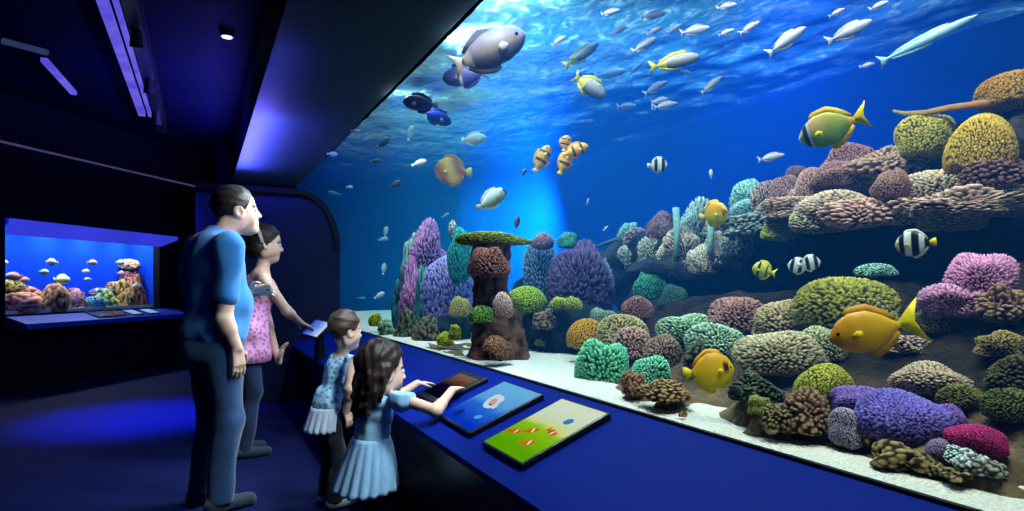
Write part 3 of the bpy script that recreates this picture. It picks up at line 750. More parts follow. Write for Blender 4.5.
LEFT = [
 (492, 238, 66, 11, 1.60, 'plate', '7a8a24', 'c0cc4c', 'plate_coral', 'coral', 'thin lime yellow plate coral lying flat on the rock pillar'),
 (488, 259, 40, 26, 1.50, 'knob', '7a4a44', 'b07a6c', 'red_coral', 'coral', 'reddish knobbly coral crust on the upper rock pillar'),
 (481, 314, 26, 13, 1.47, 'knob', '4a7a34', '8ab85a', 'green_coral', 'coral', 'green tuft on the waist of the rock pillar'),
 (503, 303, 18, 20, 1.50, 'bushy', '8a6a70', 'd8b0a8', 'pink_coral', 'coral', 'pink white tuft beside the green tuft on the pillar'),
 (497, 346, 28, 20, 1.45, 'knob', '54382e', '8a6250', 'red_coral', 'coral', 'rusty red patch coral on the foot of the pillar'),
 (525, 298, 44, 22, 2.00, 'brain', '7f9a20', 'b0c83c', 'lime_coral', 'coral', 'smooth lime green dome coral behind the pillar'),
 (560, 302, 18, 10, 2.05, 'knob', '8a9a24', 'c4d048', 'lime_coral', 'coral', 'small lime yellow tuft on the dark shelf beside the lime dome'),
 (574, 302, 16, 12, 2.05, 'knob', '84922a', 'bcc850', 'lime_coral', 'coral', 'small lime yellow tuft on the shelf under the dark purple fan'),
 (546, 318, 24, 16, 2.02, 'lump', '5a4a3c', '8a7660', 'brown_coral', 'coral', 'brown coral lump on the dark shelf face under the lime tufts'),
 (545, 341, 18, 8, 2.05, 'knob', '7a7a34', 'b0ac58', 'yellow_coral', 'coral', 'little yellow crust at the foot of the dark shelf'),
 (543, 240, 20, 12, 2.45, 'bushy', '84606c', 'c49aa0', 'pink_coral', 'coral', 'small pink tuft beyond the plate coral'),
 (568, 239, 18, 14, 2.45, 'fine', '2f7a68', '5cb494', 'green_coral', 'coral', 'small sea green dome topping the dark purple fan'),
 (540, 266, 30, 44, 2.55, 'bushy', '3f5a80', '7a92b0', 'blue_coral', 'coral', 'hazy blue mauve bushy coral behind the lime dome'),
 (580, 276, 54, 58, 2.45, 'bushy', '30264a', '66547c', 'purple_fan_coral', 'coral', 'big dark purple bushy fan coral above the dark shelf'),
 (603, 285, 18, 40, 2.60, 'bushy', '4a5a74', '7c90a4', 'blue_coral', 'coral', 'dim blue grey coral column behind the dark purple fan'),
 (601, 316, 24, 16, 2.20, 'bushy', '55685c', '8ea48c', 'grey_coral', 'coral', 'small grey green coral above the orange dome'),
 (413, 296, 22, 60, 1.78, 'bushy', '8a4a9a', 'd890d0', 'magenta_coral', 'coral', 'tall pink purple column coral at the hazy end of the tank'),
 (409, 262, 16, 40, 1.85, 'bushy', '5a8a90', 'a4ccc4', 'teal_coral', 'coral', 'pale teal feathery coral behind the pink purple column'),
 (428, 250, 36, 44, 1.95, 'bushy', '7a4a94', 'd49ad4', 'lilac_coral', 'coral', 'lilac and pink branching coral above the violet curtain'),
 (448, 288, 48, 74, 2.00, 'fine', '5a58b8', 'b4a8f4', 'violet_curtain_coral', 'coral', 'tall violet blue curtain of soft coral beside the pillar'),
 (459, 252, 22, 44, 1.90, 'fine', '1f7a7a', '3cb0a0', 'teal_coral', 'coral', 'upright teal green sponge between the lilac coral and the pillar'),
 (453, 228, 9, 16, 1.90, 'fine', '9ab0a8', 'e4f0e8', 'white_coral', 'coral', 'small white egg shaped coral above the teal sponge'),
 (460, 306, 18, 16, 1.85, 'fine', '8a7a3c', 'c8b464', 'yellow_coral', 'coral', 'small dull yellow coral ball against the rock pillar'),
 (400, 300, 14, 42, 1.80, 'bushy', '2a5a60', '4a8a84', 'teal_coral', 'coral', 'dark teal weed like coral at the far glass edge'),
 (424, 292, 14, 50, 1.80, 'bushy', '2a7478', '56aaa0', 'teal_coral', 'coral', 'slim teal coral between the pink column and the violet curtain'),
 (408, 327, 20, 24, 1.60, 'lump', '3a4a34', '6a7450', 'brown_coral', 'rock', 'mossy rock at the foot of the pink purple column'),
 (427, 330, 22, 24, 1.62, 'lump', '4a4438', '7a6c58', 'brown_coral', 'rock', 'brownish rock at the foot of the slim teal coral'),
 (445, 338, 16, 12, 1.50, 'knob', '8a9420', 'd0d038', 'yellow_sponge', 'sponge', 'bright yellow sponge tuft on the sand under the violet curtain'),
 (455, 331, 12, 14, 1.52, 'knob', '8f9a24', 'd4d83c', 'yellow_sponge', 'sponge', 'taller yellow sponge tuft beside the low one under the violet curtain'),
 (375, 318, 11, 12, 1.45, 'knob', '8a9420', 'd0d038', 'yellow_sponge', 'sponge', 'yellow sponge tuft at the far corner of the sand by the dark partition'),
 (386, 326, 14, 12, 1.46, 'bushy', '5f8a70', 'a4c8a4', 'mint_coral', 'coral', 'tiny mint tuft beside the far corner yellow sponge'),
 (683, 414, 8, 5, 1.43, 'rock', '8a5a3c', 'b88a60', 'pebble', 'pebble', 'small rusty pebble lying alone on the white sand'),
]
for i, r in enumerate(LEFT): add_coral(r, 400 + i, 1.02, 1.02)
rock_sdf('dark_rock', [E(410, 331, 40, 26, 1.86), E(430, 330, 46, 32, 1.88), E(452, 331, 40, 32, 1.86)], .022, 'dark rock bank under the violet curtain and pink purple corals', '0e1c28', '2c3c40', amp=.015)
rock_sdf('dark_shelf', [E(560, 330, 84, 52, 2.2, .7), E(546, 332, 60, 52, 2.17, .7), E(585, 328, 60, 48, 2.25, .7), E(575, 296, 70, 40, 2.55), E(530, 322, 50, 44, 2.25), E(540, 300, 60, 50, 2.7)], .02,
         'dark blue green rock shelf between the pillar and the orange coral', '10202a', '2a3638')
# ================================================================== FISH
M_fish = mat('fish_skin', rough=.4, vc=True, nscale=25, namt=.12, spec=.4)
M_fin = mat('fish_fin', rough=.5, vc=True, nscale=40, namt=.2, spec=.3)
M_eye = mat('fish_eye', (.01, .01, .012), .1, spec=.7, namt=.05)
W = (1, 1, 1)
PROF = {  # u (0 snout .. 1 tail root): upper, lower, half width (of body length)
 'tang':   ([0, .05, .15, .35, .6, .82, .94, 1], [.02, .10, .22, .33, .32, .19, .07, .05], [.03, .09, .20, .31, .32, .19, .07, .05], [.02, .05, .09, .11, .09, .05, .025, .015]),
 'disc':   ([0, .05, .15, .35, .6, .82, .94, 1], [.03, .16, .31, .42, .42, .28, .11, .06], [.03, .15, .29, .41, .42, .28, .11, .06], [.02, .07, .12, .14, .12, .07, .03, .02]),
 'oval':   ([0, .05, .15, .35, .6, .82, .94, 1], [.04, .12, .20, .26, .25, .17, .09, .06], [.04, .11, .19, .25, .25, .17, .09, .06], [.03, .07, .11, .14, .13, .09, .04, .03]),
 'long':   ([0, .05, .15, .35, .6, .82, .94, 1], [.01, .06, .11, .15, .135, .075, .035, .03], [.01, .06, .11, .15, .135, .075, .035, .03], [.01, .04, .06, .075, .06, .035, .02, .012]),
 'needle': ([0, .05, .15, .35, .6, .82, .94, 1], [.01, .025, .045, .06, .055, .035, .02, .015], [.01, .025, .045, .06, .055, .035, .02, .015], [.01, .02, .035, .04, .035, .02, .012, .01]),
}
def fish_body_mesh(name, L, kind, colf, nu=30, nv=18):
    us, up_, lo_, wd = PROF[kind]
    V = []; C = []; Fc = []
    for i in range(nu + 1):
        u = (i / nu) ** 1.15
        a, b, c = (np.interp(u, us, q) * L for q in (up_, lo_, wd))
        x = L * (.5 - u)
        for k in range(nv):
            t = 2 * math.pi * k / nv
            z = math.sin(t); y = math.cos(t)
            V.append((x, c * y * (1 - .15 * abs(z)), (a if z > 0 else b) * z))
            C.append(colf(u, z))
    for i in range(nu):
        for k in range(nv):
            p = i * nv + k; q = i * nv + (k + 1) % nv; Fc.append((p, q, q + nv, p + nv))
    V.append((L * .505, 0, 0)); C.append(colf(0, 0)); n = len(V) - 1
    for k in range(nv): Fc.append((n, (k + 1) % nv, k))
    Fc.append(tuple(range(nu * nv, (nu + 1) * nv)))
    return mesh_np(name, V, Fc, C)
def fin_mesh(name, outline, col, th, edge=None):
    """flat fin in the x-z plane with a little thickness"""
    n = len(outline); V = [(x, th, z) for x, z in outline] + [(x, -th, z) for x, z in outline]
    cx = sum(p[0] for p in outline) / n; cz = sum(p[1] for p in outline) / n
    V += [(cx, th * 1.6, cz), (cx, -th * 1.6, cz)]
    Fc = [(i, (i + 1) % n, 2 * n) for i in range(n)] + [(n + (i + 1) % n, n + i, 2 * n + 1) for i in range(n)]
    for i in range(n): j = (i + 1) % n; Fc += [(j, i, n + i), (j, n + i, n + j)]
    C = [edge or col] * (2 * n) + [col] * 2
    return mesh_np(name, V, Fc, C)
def make_fish(name, L, kind, colf, fin, tail, label, detail=2, group=None, eyec=True, tailf='fork', fin2=None, tk=1):
    root = empty(name, (0, 0, 0)); tag(root, label, 'fish', group)
    us, up_, lo_, wd = PROF[kind]
    link('body', fish_body_mesh(name + '_body', L, kind, colf), M_fish, root)
    th = L * .006
    tr = np.interp(1, us, up_) * L; x1 = -.5 * L
    ts = {'tang': .26, 'disc': .24, 'oval': .2, 'long': .18, 'needle': .10}[kind] * L * tk
    tl = ts * .95
    if tailf == 'fork': ol = [(x1 + .03 * L, tr * .8), (x1 - tl * .5, ts * .62), (x1 - tl, ts), (x1 - tl * .72, ts * .35), (x1 - tl * .62, 0), (x1 - tl * .72, -ts * .35), (x1 - tl, -ts), (x1 - tl * .5, -ts * .62), (x1 + .03 * L, -tr * .8)]
    else: ol = [(x1 + .03 * L, tr * .8), (x1 - tl * .4, ts * .55), (x1 - tl * .8, ts * .62), (x1 - tl * .9, 0), (x1 - tl * .8, -ts * .62), (x1 - tl * .4, -ts * .55), (x1 + .03 * L, -tr * .8)]
    link('tail_fin', fin_mesh('tail_fin', ol, tail, th), M_fin, root, False)
    if detail < 1: return root
    hf = {'tang': .10, 'disc': .085, 'oval': .09, 'long': .07, 'needle': .03}[kind] * L
    def crest(sgn, u0, u1, prof):
        a = []; b = []
        for i in range(9):
            t = i / 8; u = u0 + (u1 - u0) * t; z = np.interp(u, us, prof) * L
            a.append((L * (.5 - u), sgn * z * .9)); b.append((L * (.5 - u) - hf * .5 * t, sgn * (z + hf * (math.sin(math.pi * min(1, .15 + t * .8)) ** .6))))
        return a + b[::-1]
    link('dorsal_fin', fin_mesh('dorsal_fin', crest(1, .28, .93, up_), fin, th, fin2), M_fin, root, False)
    link('anal_fin', fin_mesh('anal_fin', crest(-1, .5, .93, lo_), fin, th, fin2), M_fin, root, False)
    if detail < 2: return root
    for sg in (1, -1):
        w = np.interp(.3, us, wd) * L
        p = fin_mesh('pectoral_fin', [(0, .02 * L), (-.08 * L, .07 * L), (-.15 * L, .04 * L), (-.14 * L, -.05 * L), (-.06 * L, -.06 * L), (0, -.02 * L)], tail, th)
        o = link('pectoral_fin', p, M_fin, root, False); o.location = (L * .19, sg * (w + .004 * L), -.03 * L); o.rotation_euler = (0, 0, -sg * .35)
        if eyec:
            V, Fc = ico(2); r = .028 * L
            we = np.interp(.13, us, wd) * L
            o = link('eye', mesh_np('eye', V * np.array([r, r * .5, r]), Fc), M_eye, root); o.location = (L * .37, sg * we * .94, .05 * L)
    return root
def copy_fish(src, label=None, group=None):
    r = src.copy(); COL.objects.link(r)
    if label: r['label'] = label
    if group: r['group'] = group
    for ch in src.children:
        c = ch.copy(); COL.objects.link(c); c.parent = r
    return r
def place(root, px, py, x, ang, yaw=0, flip=1, scale=1):
    """ang: heading in the picture plane (degrees, 0 = towards the image's right); yaw turns the nose away from (+) or towards (-) the hall"""
    p, yc = atx(px, py, x); z = min(p.z, 2.70)
    if p.z > 2.70:
        yc = (2.70 - 1.25) / (HY - py) * F; p = at(px, py, yc)
    v = (p - CAM).normalized(); r = v.cross(UP).normalized(); u = r.cross(v).normalized()
    a, yw = math.radians(ang), math.radians(yaw)
    f = (r * math.cos(a) + u * math.sin(a)); f = (f * math.cos(yw) + v * math.sin(yw)).normalized()
    upv = (u * math.cos(a) - r * math.sin(a)) * (1 if math.cos(a) >= 0 else -1)
    side = upv.cross(f).normalized(); upv = f.cross(side)
    M = Matrix((f, side, upv)).transposed().to_4x4()
    root.matrix_world = Matrix.Translation(p) @ M @ Matrix.Scale(scale, 4)
    return p, yc
def mix(a, b, t): t = min(1, max(0, t)); return tuple(a[i] * (1 - t) + b[i] * t for i in range(3))
def plen(px, py, x, w):
    return w / F * depth_x(px, x)
YEL = c3('f2c81e'); ORG = c3('e8940e'); DK = c3('10141c')
# --- big tang with teal flank
def c_tang(u, z):
    b = mix(c3('6fae6e'), c3('c8c24a'), .5 + .6 * z); b = mix(b, c3('d8b878'), 1 - abs(u - .3) * 3 if z > .3 else 0)
    if u < .07: return c3('bfe6ee')
    if .10 < u < .20: return mix(DK, c3('2a4a8a'), .3)
    if .20 <= u < .25: return c3('d8e8ec')
    if u > .9: return YEL
    return b
f = make_fish('tang_fish', plen(830, 128, 1.9, 53), 'tang', c_tang, c3('e0b820'), c3('f8e020'), 'big tang with teal and yellow flank, black face band and yellow tail')
place(f, 826, 130, 1.9, 197, 10)
# --- big yellow tang near the pink bushes
def c_yel(u, z): return mix(mix(c3('c87c06'), c3('eeb810'), u * 1.1), c3('9a7a10'), -z * .5)
f = make_fish('yellow_tang', plen(870, 330, 1.62, 66), 'tang', c_yel, c3('c88a0c'), c3('f0d810'), 'large golden yellow tang with forked lemon tail swimming over the mound', tk=1.35)
place(f, 864, 332, 1.62, 196, -12)
# --- round yellow butterflyfish by the mint corals
def c_but(u, z):
    if .16 < u < .30 and abs(z - .1) < .42: return mix(DK, c3('4a3a10'), .3)
    return mix(c3('f0a818'), c3('f4d82c'), .5 - .6 * z)
f = make_fish('butterflyfish', plen(712, 371, 1.5, 44), 'disc', c_but, c3('f0b41c'), c3('f4dc30'), 'round yellow fish with dark eye patch low beside the mint corals', tailf='round')
place(f, 713, 371, 1.5, 8, 22)
def c_ball(u, z):
    if u < .18 and abs(z) < .5: return c3('8a5a14')
    return mix(c3('f0b020'), c3('d8d030'), .5 - z)
f = make_fish('butterflyfish', plen(716, 214, 2.2, 29), 'disc', c_ball, c3('e8c020'), c3('e8d040'), 'yellow ball shaped fish facing the hall before the upper reef', tailf='round')
place(f, 716, 214, 2.2, 12, -38)
# --- orange and cream ovals at the cyan glow
def c_orange(u, z): return mix(c3('e8b030'), c3('a85a10'), .45 + .55 * math.sin(u * 9 + z * 2))
f = make_fish('orange_fish', plen(448, 171, 2.2, 32), 'disc', c_orange, c3('d89020'), c3('e8c040'), 'plump orange brown fish beside the white bubbly cluster', tailf='round')
place(f, 450, 171, 2.2, 178, 15)
def c_cream(u, z):
    if u < .12: return c3('4a5a7a')
    return mix(c3('f2ece0'), c3('8f9a2c'), .35 - 1.1 * z if z < .5 else 0)
f = make_fish('cream_fish', plen(493, 198, 2.2, 30), 'oval', c_cream, c3('e8e0c8'), c3('b8b458'), 'cream and olive oval fish tilted upward in the cyan glow', tailf='round')
place(f, 494, 198, 2.2, 32, 10)
def c_white(u, z): return mix(c3('f4f6f4'), c3('c8b890'), .4 - .7 * z)
f = make_fish('white_fish', plen(476, 139, 2.3, 22), 'oval', c_white, c3('f0f2f0'), c3('e8ece8'), 'small white rounded fish above the cream and olive fish', tailf='round')
place(f, 476, 139, 2.3, 4, 10)
for px, py, an, w, lb in ((543, 157, 60, 26, 'orange fish with dark stripe swimming first in the orange cluster'), (566, 160, 65, 24, 'orange fish at the bottom middle of the orange cluster'), (577, 150, 20, 24, 'orange fish curled over the top of the orange cluster'), (566, 142, 75, 14, 'tiny orange fish above the orange cluster')):
    def c_or(u, z):
        if .28 < u < .36 or .62 < u < .70: return c3('3a2a10')
        return mix(c3('f2b42a'), c3('d88a10'), .5 - .5 * z)
    f = make_fish('orange_fish', plen(px, py, 2.3, w), 'oval' if w > 15 else 'disc', c_or, c3('e09a18'), c3('f0c850'), lb, tailf='round', group='cluster of orange fish')
    place(f, px, py, 2.3, an, 12)
# --- dark purple and big grey fish top left of the tank
def c_grey(u, z):
    if u > .86: return c3('e0d4c0')
    return mix(mix(c3('b4a4a8'), c3('4a424e'), .4 - .9 * z), c3('b8a078'), .5 if abs(z) < .25 and u < .75 else 0)
f = make_fish('parrotfish', plen(492, 49, 1.75, 62), 'oval', c_grey, c3('8a7c86'), c3('e0d0bc'), 'large grey brown parrotfish just below the surface, tilted upward')
place(f, 494, 48, 1.75, 24, 8)
def c_purp(u, z):
    if .42 < u < .52: return c3('a89a9c')
    return mix(c3('2c2450'), c3('5a4c80'), .5 + .5 * z)
f = make_fish('purple_fish', plen(460, 76, 1.75, 36), 'oval', c_purp, c3('3a3060'), c3('8a7c88'), 'dark purple fish with pale band under the large grey parrotfish')
place(f, 462, 76, 1.75, 190, 5)
def c_bl(u, z): return mix(c3('1c1a9a'), c3('0c0c40'), .4 - .6 * z)
f = make_fish('blue_fish', plen(438, 118, 1.8, 26), 'oval', c_bl, c3('14147a'), c3('8a8a9a'), 'royal blue oval fish below the dark violet one', tailf='round'); place(f, 439, 118, 1.8, 338, 5)
def c_vi(u, z): return mix(c3('3a2a7a'), c3('141030'), .4 + .6 * z)
f = make_fish('violet_fish', plen(419, 103, 1.8, 26), 'oval', c_vi, c3('241a50'), c3('a08a70'), 'dark violet oval fish touching the royal blue one', tailf='round'); place(f, 418, 103, 1.8, 176, 5)
# --- black and white banded fish
def c_band(u, z):
    if u > .93: return c3('e8e8d8')
    s = math.sin(u * 15.5 + .4)
    return c3('dce8e8') if s > -.15 else c3('0c1420')
for px, py, w, an, lb in ((659, 165, 17, 0, 'small black and white banded fish alone in the open blue'), (797, 266, 18, 170, 'black and white banded fish behind another one in the cave'), (811, 263, 18, 10, 'black and white banded fish with yellowish edge in the cave')):
    f = make_fish('banded_fish', plen(px, py, 2.1, w), 'disc', c_band, c3('d8dcc8'), c3('e0e4dc'), lb, detail=1, tailf='round'); place(f, px, py, 2.1, an, 15)
def c_idol(u, z):
    if u < .10: return c3('e8dc80')
    if .13 < u < .30 or .52 < u < .72: return c3('0a0e16')
    if u > .86: return c3('0a0e16')
    return c3('e4eee8')
f = make_fish('banner_fish', plen(916, 244, 1.9, 30), 'disc', c_idol, c3('e0e8e0'), c3('f0d828'), 'black and white banner fish with yellow tail under the ledge', tailf='round')
place(f, 912, 244, 1.9, 184, 12)
def c_ang(u, z): return c3('141c14') if .3 < u < .42 or .7 < u < .8 else mix(c3('d8c83c'), c3('7a8a30'), .5 - z)
f = make_fish('angelfish', plen(762, 270, 2.2, 20), 'disc', c_ang, c3('c8c03a'), c3('d8d050'), 'yellow and black fish curling in the cave mouth'); place(f, 762, 270, 2.2, 165, 20)
# --- yellow tailed fish under the surface
def c_yt(u, z): return mix(c3('a8a8a8'), c3('3a4450'), .4 - .8 * z) if u < .75 else c3('c8c030')
for px, py, w, an, lb in ((592, 88, 32, 325, 'dark grey fish with yellow tail root below the silver school'), (583, 54, 34, 30, 'silver fish with yellow tail among the school near the parrotfish'), (678, 61, 44, 8, 'pale silver fish with yellow underside in the middle of the school')):
    f = make_fish('yellowtail_fish', plen(px, py, 2.1, w), 'long' if px != 592 else 'oval', c_yt, c3('b8b840'), c3('d0c838'), lb, detail=1); place(f, px, py, 2.1, an, 8)
# --- silver school under the surface
def c_sil(u, z): return mix(c3('d4d4e4'), c3('7a8cbc'), .35 - .8 * z)
sil = make_fish('silver_fish', .20, 'long', c_sil, c3('b8c0d8'), c3('d8dcea'), 'x', detail=1)
SCH = [(789, 39, 42, 30, 'largest silver fish alone at the edge of the school'), (713, 84, 26, 35, 'silver fish tilted upward at the lower edge of the school'), (657, 87, 26, 25, 'silver fish in the school below the yellow bellied one'),
 (628, 106, 20, 0, 'lowest silver fish of the school, swimming level'), (667, 105, 24, 6, 'silver fish low in the school beside a faint blue one'), (612, 73, 32, 8, 'silver fish behind the dark yellow tailed fish'),
 (646, 44, 28, 25, 'silver fish above the yellow bellied fish'), (697, 30, 30, 5, 'bright silver fish near the surface beside the school middle'), (655, 15, 26, 5, 'silver fish touching the surface over the school'),
 (656, 30, 18, 20, 'small silver fish over the yellow bellied fish'), (676, 28, 16, 25, 'small silver fish behind the bright silver one'), (751, 27, 22, 25, 'silver fish between the bright silver one and the largest one'),
 (727, 32, 16, 15, 'small silver fish just before the fish near the largest one'), (590, 48, 24, 30, 'silver fish beside the yellow tailed silver one'), (636, 68, 16, 40, 'small silver fish steeply tilted in the school'),
 (604, 75, 18, 15, 'small silver fish tailing the one behind the dark fish'), (661, 100, 18, 8, 'faint bluish fish over the low silver fish of the school'), (653, 104, 9, 80, 'tiny pale fish behind the low silver fish'),
 (728, 6, 20, 5, 'silver fish right under the surface near the school top'), (852, 30, 44, 18, 'hazy pale fish near the surface past the largest silver fish'), (868, 65, 14, 5, 'tiny pale fish alone below the long bright streak'),
 (773, 157, 26, 8, 'small light blue fish above the ledge tip'), (620, 30, 18, 20, 'small silver fish near the surface toward the parrotfish side of the school'), (838, 12, 16, 20, 'small pale fish over the hazy pale fish'),
 (880, 5, 18, 15, 'small pale fish right at the surface beyond the hazy fish'), (560, 40, 18, 30, 'faint silver fish nearest the parrotfish'), (612, 12, 20, 10, 'faint silver fish grazing the surface'), (687, 72, 12, 340, 'tiny silver fish under the yellow bellied fish'),
 (585, 250, 6, 30, 'tiny pale fish over the dark purple fan'), (588, 201, 7, 70, 'tiny pale speck fish in the open blue'), (606, 228, 7, 40, 'tiny pale fish above the reef tip twig'), (446, 215, 9, 30, 'tiny pale fish over the violet curtain coral')]
for i, (px, py, w, an, lb) in enumerate(SCH):
    x = 2.6 if py > 60 else 2.2
    o = sil if i == 0 else copy_fish(sil)
    o['label'] = lb; o['group'] = 'silver fish under the surface'
    if i == 0: o['label'] = lb
    p, yc = place(o, px, py, x, an, 6)
    o.matrix_world = o.matrix_world @ Matrix.Scale((w / F * yc) / .235, 4)
# --- streak of light near the surface, shaped as a slender fish
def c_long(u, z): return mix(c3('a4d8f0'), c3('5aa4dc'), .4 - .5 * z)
f = make_fish('light_streak', plen(930, 38, 2.3, 80), 'needle', c_long, c3('a8d8ec'), c3('9ad0ea'), 'long pale blue streak of light below the surface, in the shape of a slender fish', detail=1); place(f, 930, 38, 2.3, 19, 5)
# --- small shapes at the hazy end
def c_dark(u, z): return mix(c3('20283c'), c3('6a7488'), .3 + .6 * z)
def c_pale(u, z): return mix(c3('e4ecec'), c3('8aa4ac'), .4 - .6 * z)
def c_teal(u, z): return c3('3aa8a0')
SM = [(384, 142, 16, 40, c_dark, 'small dark fish with pale back at the hazy end of the tank'), (376, 161, 11, 10, c_dark, 'small dark round fish below the pale backed dark fish'), (356, 131, 7, 0, c_pale, 'tiny white fish by the slanting top edge of the window'),
 (333, 154, 8, 0, c_pale, 'tiny white fish lower along the slanting top edge of the window'), (350, 187, 7, 0, c_pale, 'tiny white fish over the curved corner of the partition'), (334, 193, 14, 170, c_teal, 'small teal fish beside the curved corner of the partition'),
 (420, 163, 16, 20, c_pale, 'white fluffy fish touching the plump orange fish'), (396, 184, 14, 30, c_dark, 'grey fish below the white fluffy fish at the hazy end'), (411, 132, 16, 70, c_pale, 'pinkish white slim fish rising at the hazy end'),
 (386, 231, 11, 80, c_pale, 'upper white round fish of the pair over the dark water'), (384, 239, 10, 10, c_pale, 'lower white round fish of the pair over the dark water'), (384, 268, 12, 80, c_pale, 'white round fish alone halfway down the dark water'),
 (380, 295, 12, 30, c_pale, 'pale green white fish lowest in the dark water'), (414, 236, 9, 80, c_pale, 'pale brownish round fish above the feathery coral'), (524, 172, 9, 60, c_dark, 'tiny dark blue fish under the orange cluster'),
 (711, 173, 9, 90, c_pale, 'tiny round white fish in the open blue over the yellow ball fish'), (517, 222, 14, 80, c_dark, 'small dark blue fish hovering over the plate coral'), (560, 341, 14, 175, lambda u, z: c3('c8b448'), 'small yellow fish at the foot of the dark shelf'), (362, 298, 9, 0, c_teal, 'tiny dim teal fish by the dark partition edge')]
for px, py, w, an, cf, lb in SM:
    x = 1.75 if px < 440 else 2.1
    f = make_fish('small_fish', plen(px, py, x, w * .85), 'oval' if cf is not c_teal else 'long', cf, cf(.5, .5), cf(.5, 1), lb, detail=0, tailf='round'); place(f, px, py, x, an, 10)

# --- inhabitants of the wall aquarium
rngA = random.Random(5)
def wdir(v): return (WD * v[0] + WN * v[1] + Vector((0, 0, v[2])))
AQC = [(.12, .16, .10, 'knob', 'b05a4a', 'f0a08a', 'salmon coral at the near end of the wall aquarium'), (.30, .26, .13, 'knob', 'c8705a', 'f4b49a', 'wide salmon pink coral low in the wall aquarium'), (.62, .16, .11, 'knob', '8a9a34', 'd0d868', 'lime coral in the wall aquarium beside the wide salmon coral'),
 (.85, .22, .20, 'lump', '9a6a4a', 'd8a880', 'tan rock coral in the middle of the wall aquarium'), (1.15, .18, .14, 'knob', '8a5a6a', 'c89aa8', 'mauve coral in the wall aquarium past the tan rock'), (1.42, .16, .10, 'fine', '3a7a9a', '8ad0e8', 'sky blue coral in the wall aquarium'),
 (1.68, .20, .12, 'knob', '7a9a4a', 'c8e090', 'pale green coral in the wall aquarium past the sky blue one'), (1.98, .17, .20, 'knob', '8a6a3a', 'c8a870', 'ochre coral at the far end of the wall aquarium'), (2.24, .15, .26, 'lump', 'a05a44', 'e09a80', 'tall rusty coral at the far end wall of the wall aquarium')]
for i, (s, w, h, st, a, b, lb) in enumerate(AQC):
    me = coral_mesh('aquarium_coral', w * 1.05, w * .6, h * 1.35, st, c3(a), c3(b), 700 + i, 4)
    o = link('aquarium_coral', me, M_coral); o.location = wp(s, -.28 + .06 * (i % 2), Z0 + .03 + h * .35); o.rotation_euler.z = math.atan2(WD.y, WD.x); tag(o, lb, 'coral')
AQC2 = [(.10, .12, .30, .36, 'a87048', 'e8b890', 'tan coral shelf high at the near end of the wall aquarium'), (.36, .15, .10, .30, '8a7a40', 'd0c070', 'mustard coral shelf below the high tan shelf in the wall aquarium'), (.08, .10, .08, .58, '9a6a50', 'd8a888', 'small rusty coral highest at the near end of the wall aquarium'),
 (2.22, .13, .10, .62, 'a88868', 'e0c8a8', 'pale coral highest at the far end of the wall aquarium'), (2.25, .12, .12, .44, 'b06060', 'e8a8a0', 'rose coral under the highest pale coral in the wall aquarium'), (2.0, .16, .08, .30, '9a8058', 'd8c090', 'straw coral shelf under the rose coral in the wall aquarium'), (1.72, .14, .08, .22, '7a6a88', 'b8a8c8', 'greyish lilac coral before the straw coral shelf in the wall aquarium'), (.56, .18, .10, .20, 'c07058', 'f0b090', 'peach coral above the wide salmon coral in the wall aquarium')]
for i, (s, w, h, z, a, b, lb) in enumerate(AQC2):
    me = coral_mesh('aquarium_coral', w, .16, h if h < .2 else .1, 'knob', c3(a), c3(b), 760 + i, 4)
    o = link('aquarium_coral', me, M_coral); o.location = wp(s, -.39, Z0 + z); o.rotation_euler.z = math.atan2(WD.y, WD.x); tag(o, lb, 'coral')
AQF = [(.22, .44, .26, 'c87a4a', 'terracotta fish swimming over the salmon coral in the wall aquarium'), (.42, .40, .18, 'b88a5a', 'tan fish high at the near end of the wall aquarium'), (.20, .60, .20, '9aa8a0', 'grey fish near the top of the wall aquarium'), (.72, .62, .22, 'e0ece0', 'white fish near the top of the wall aquarium'),
 (.68, .50, .18, '58b868', 'green fish under the white fish in the wall aquarium'), (1.0, .41, .30, 'd8e03c', 'yellow green fish in the middle of the wall aquarium'), (1.25, .41, .14, '9ad0e0', 'pale blue fish beside the yellow green fish in the wall aquarium'), (1.4, .64, .20, 'd89a88', 'peach fish at the top of the wall aquarium'),
 (1.36, .52, .16, 'a8b8c0', 'silvery fish below the peach fish in the wall aquarium'), (1.45, .26, .16, '6ac8e0', 'cyan fish low in the wall aquarium'), (1.9, .50, .18, 'e8a8b8', 'pink fish at the far end of the wall aquarium'), (1.95, .66, .20, '8ac0a8', 'sea green fish at the top far end of the wall aquarium'), (2.1, .32, .20, 'd8c8a8', 'cream fish above the ochre coral in the wall aquarium')]
for i, (s, z, L, a, lb) in enumerate(AQF):
    ca = c3(a)
    f = make_fish('aquarium_fish', L * .7, 'oval', lambda u, zz: mix(ca, (.9, .9, .85), .3 + .5 * zz), ca, ca, lb, detail=1, tailf='round')
    f.location = wp(s, -.17 - .06 * (i % 3), Z0 + z); f.rotation_euler.z = math.atan2(WD.y, WD.x) + (math.pi if i % 3 == 0 else 0)
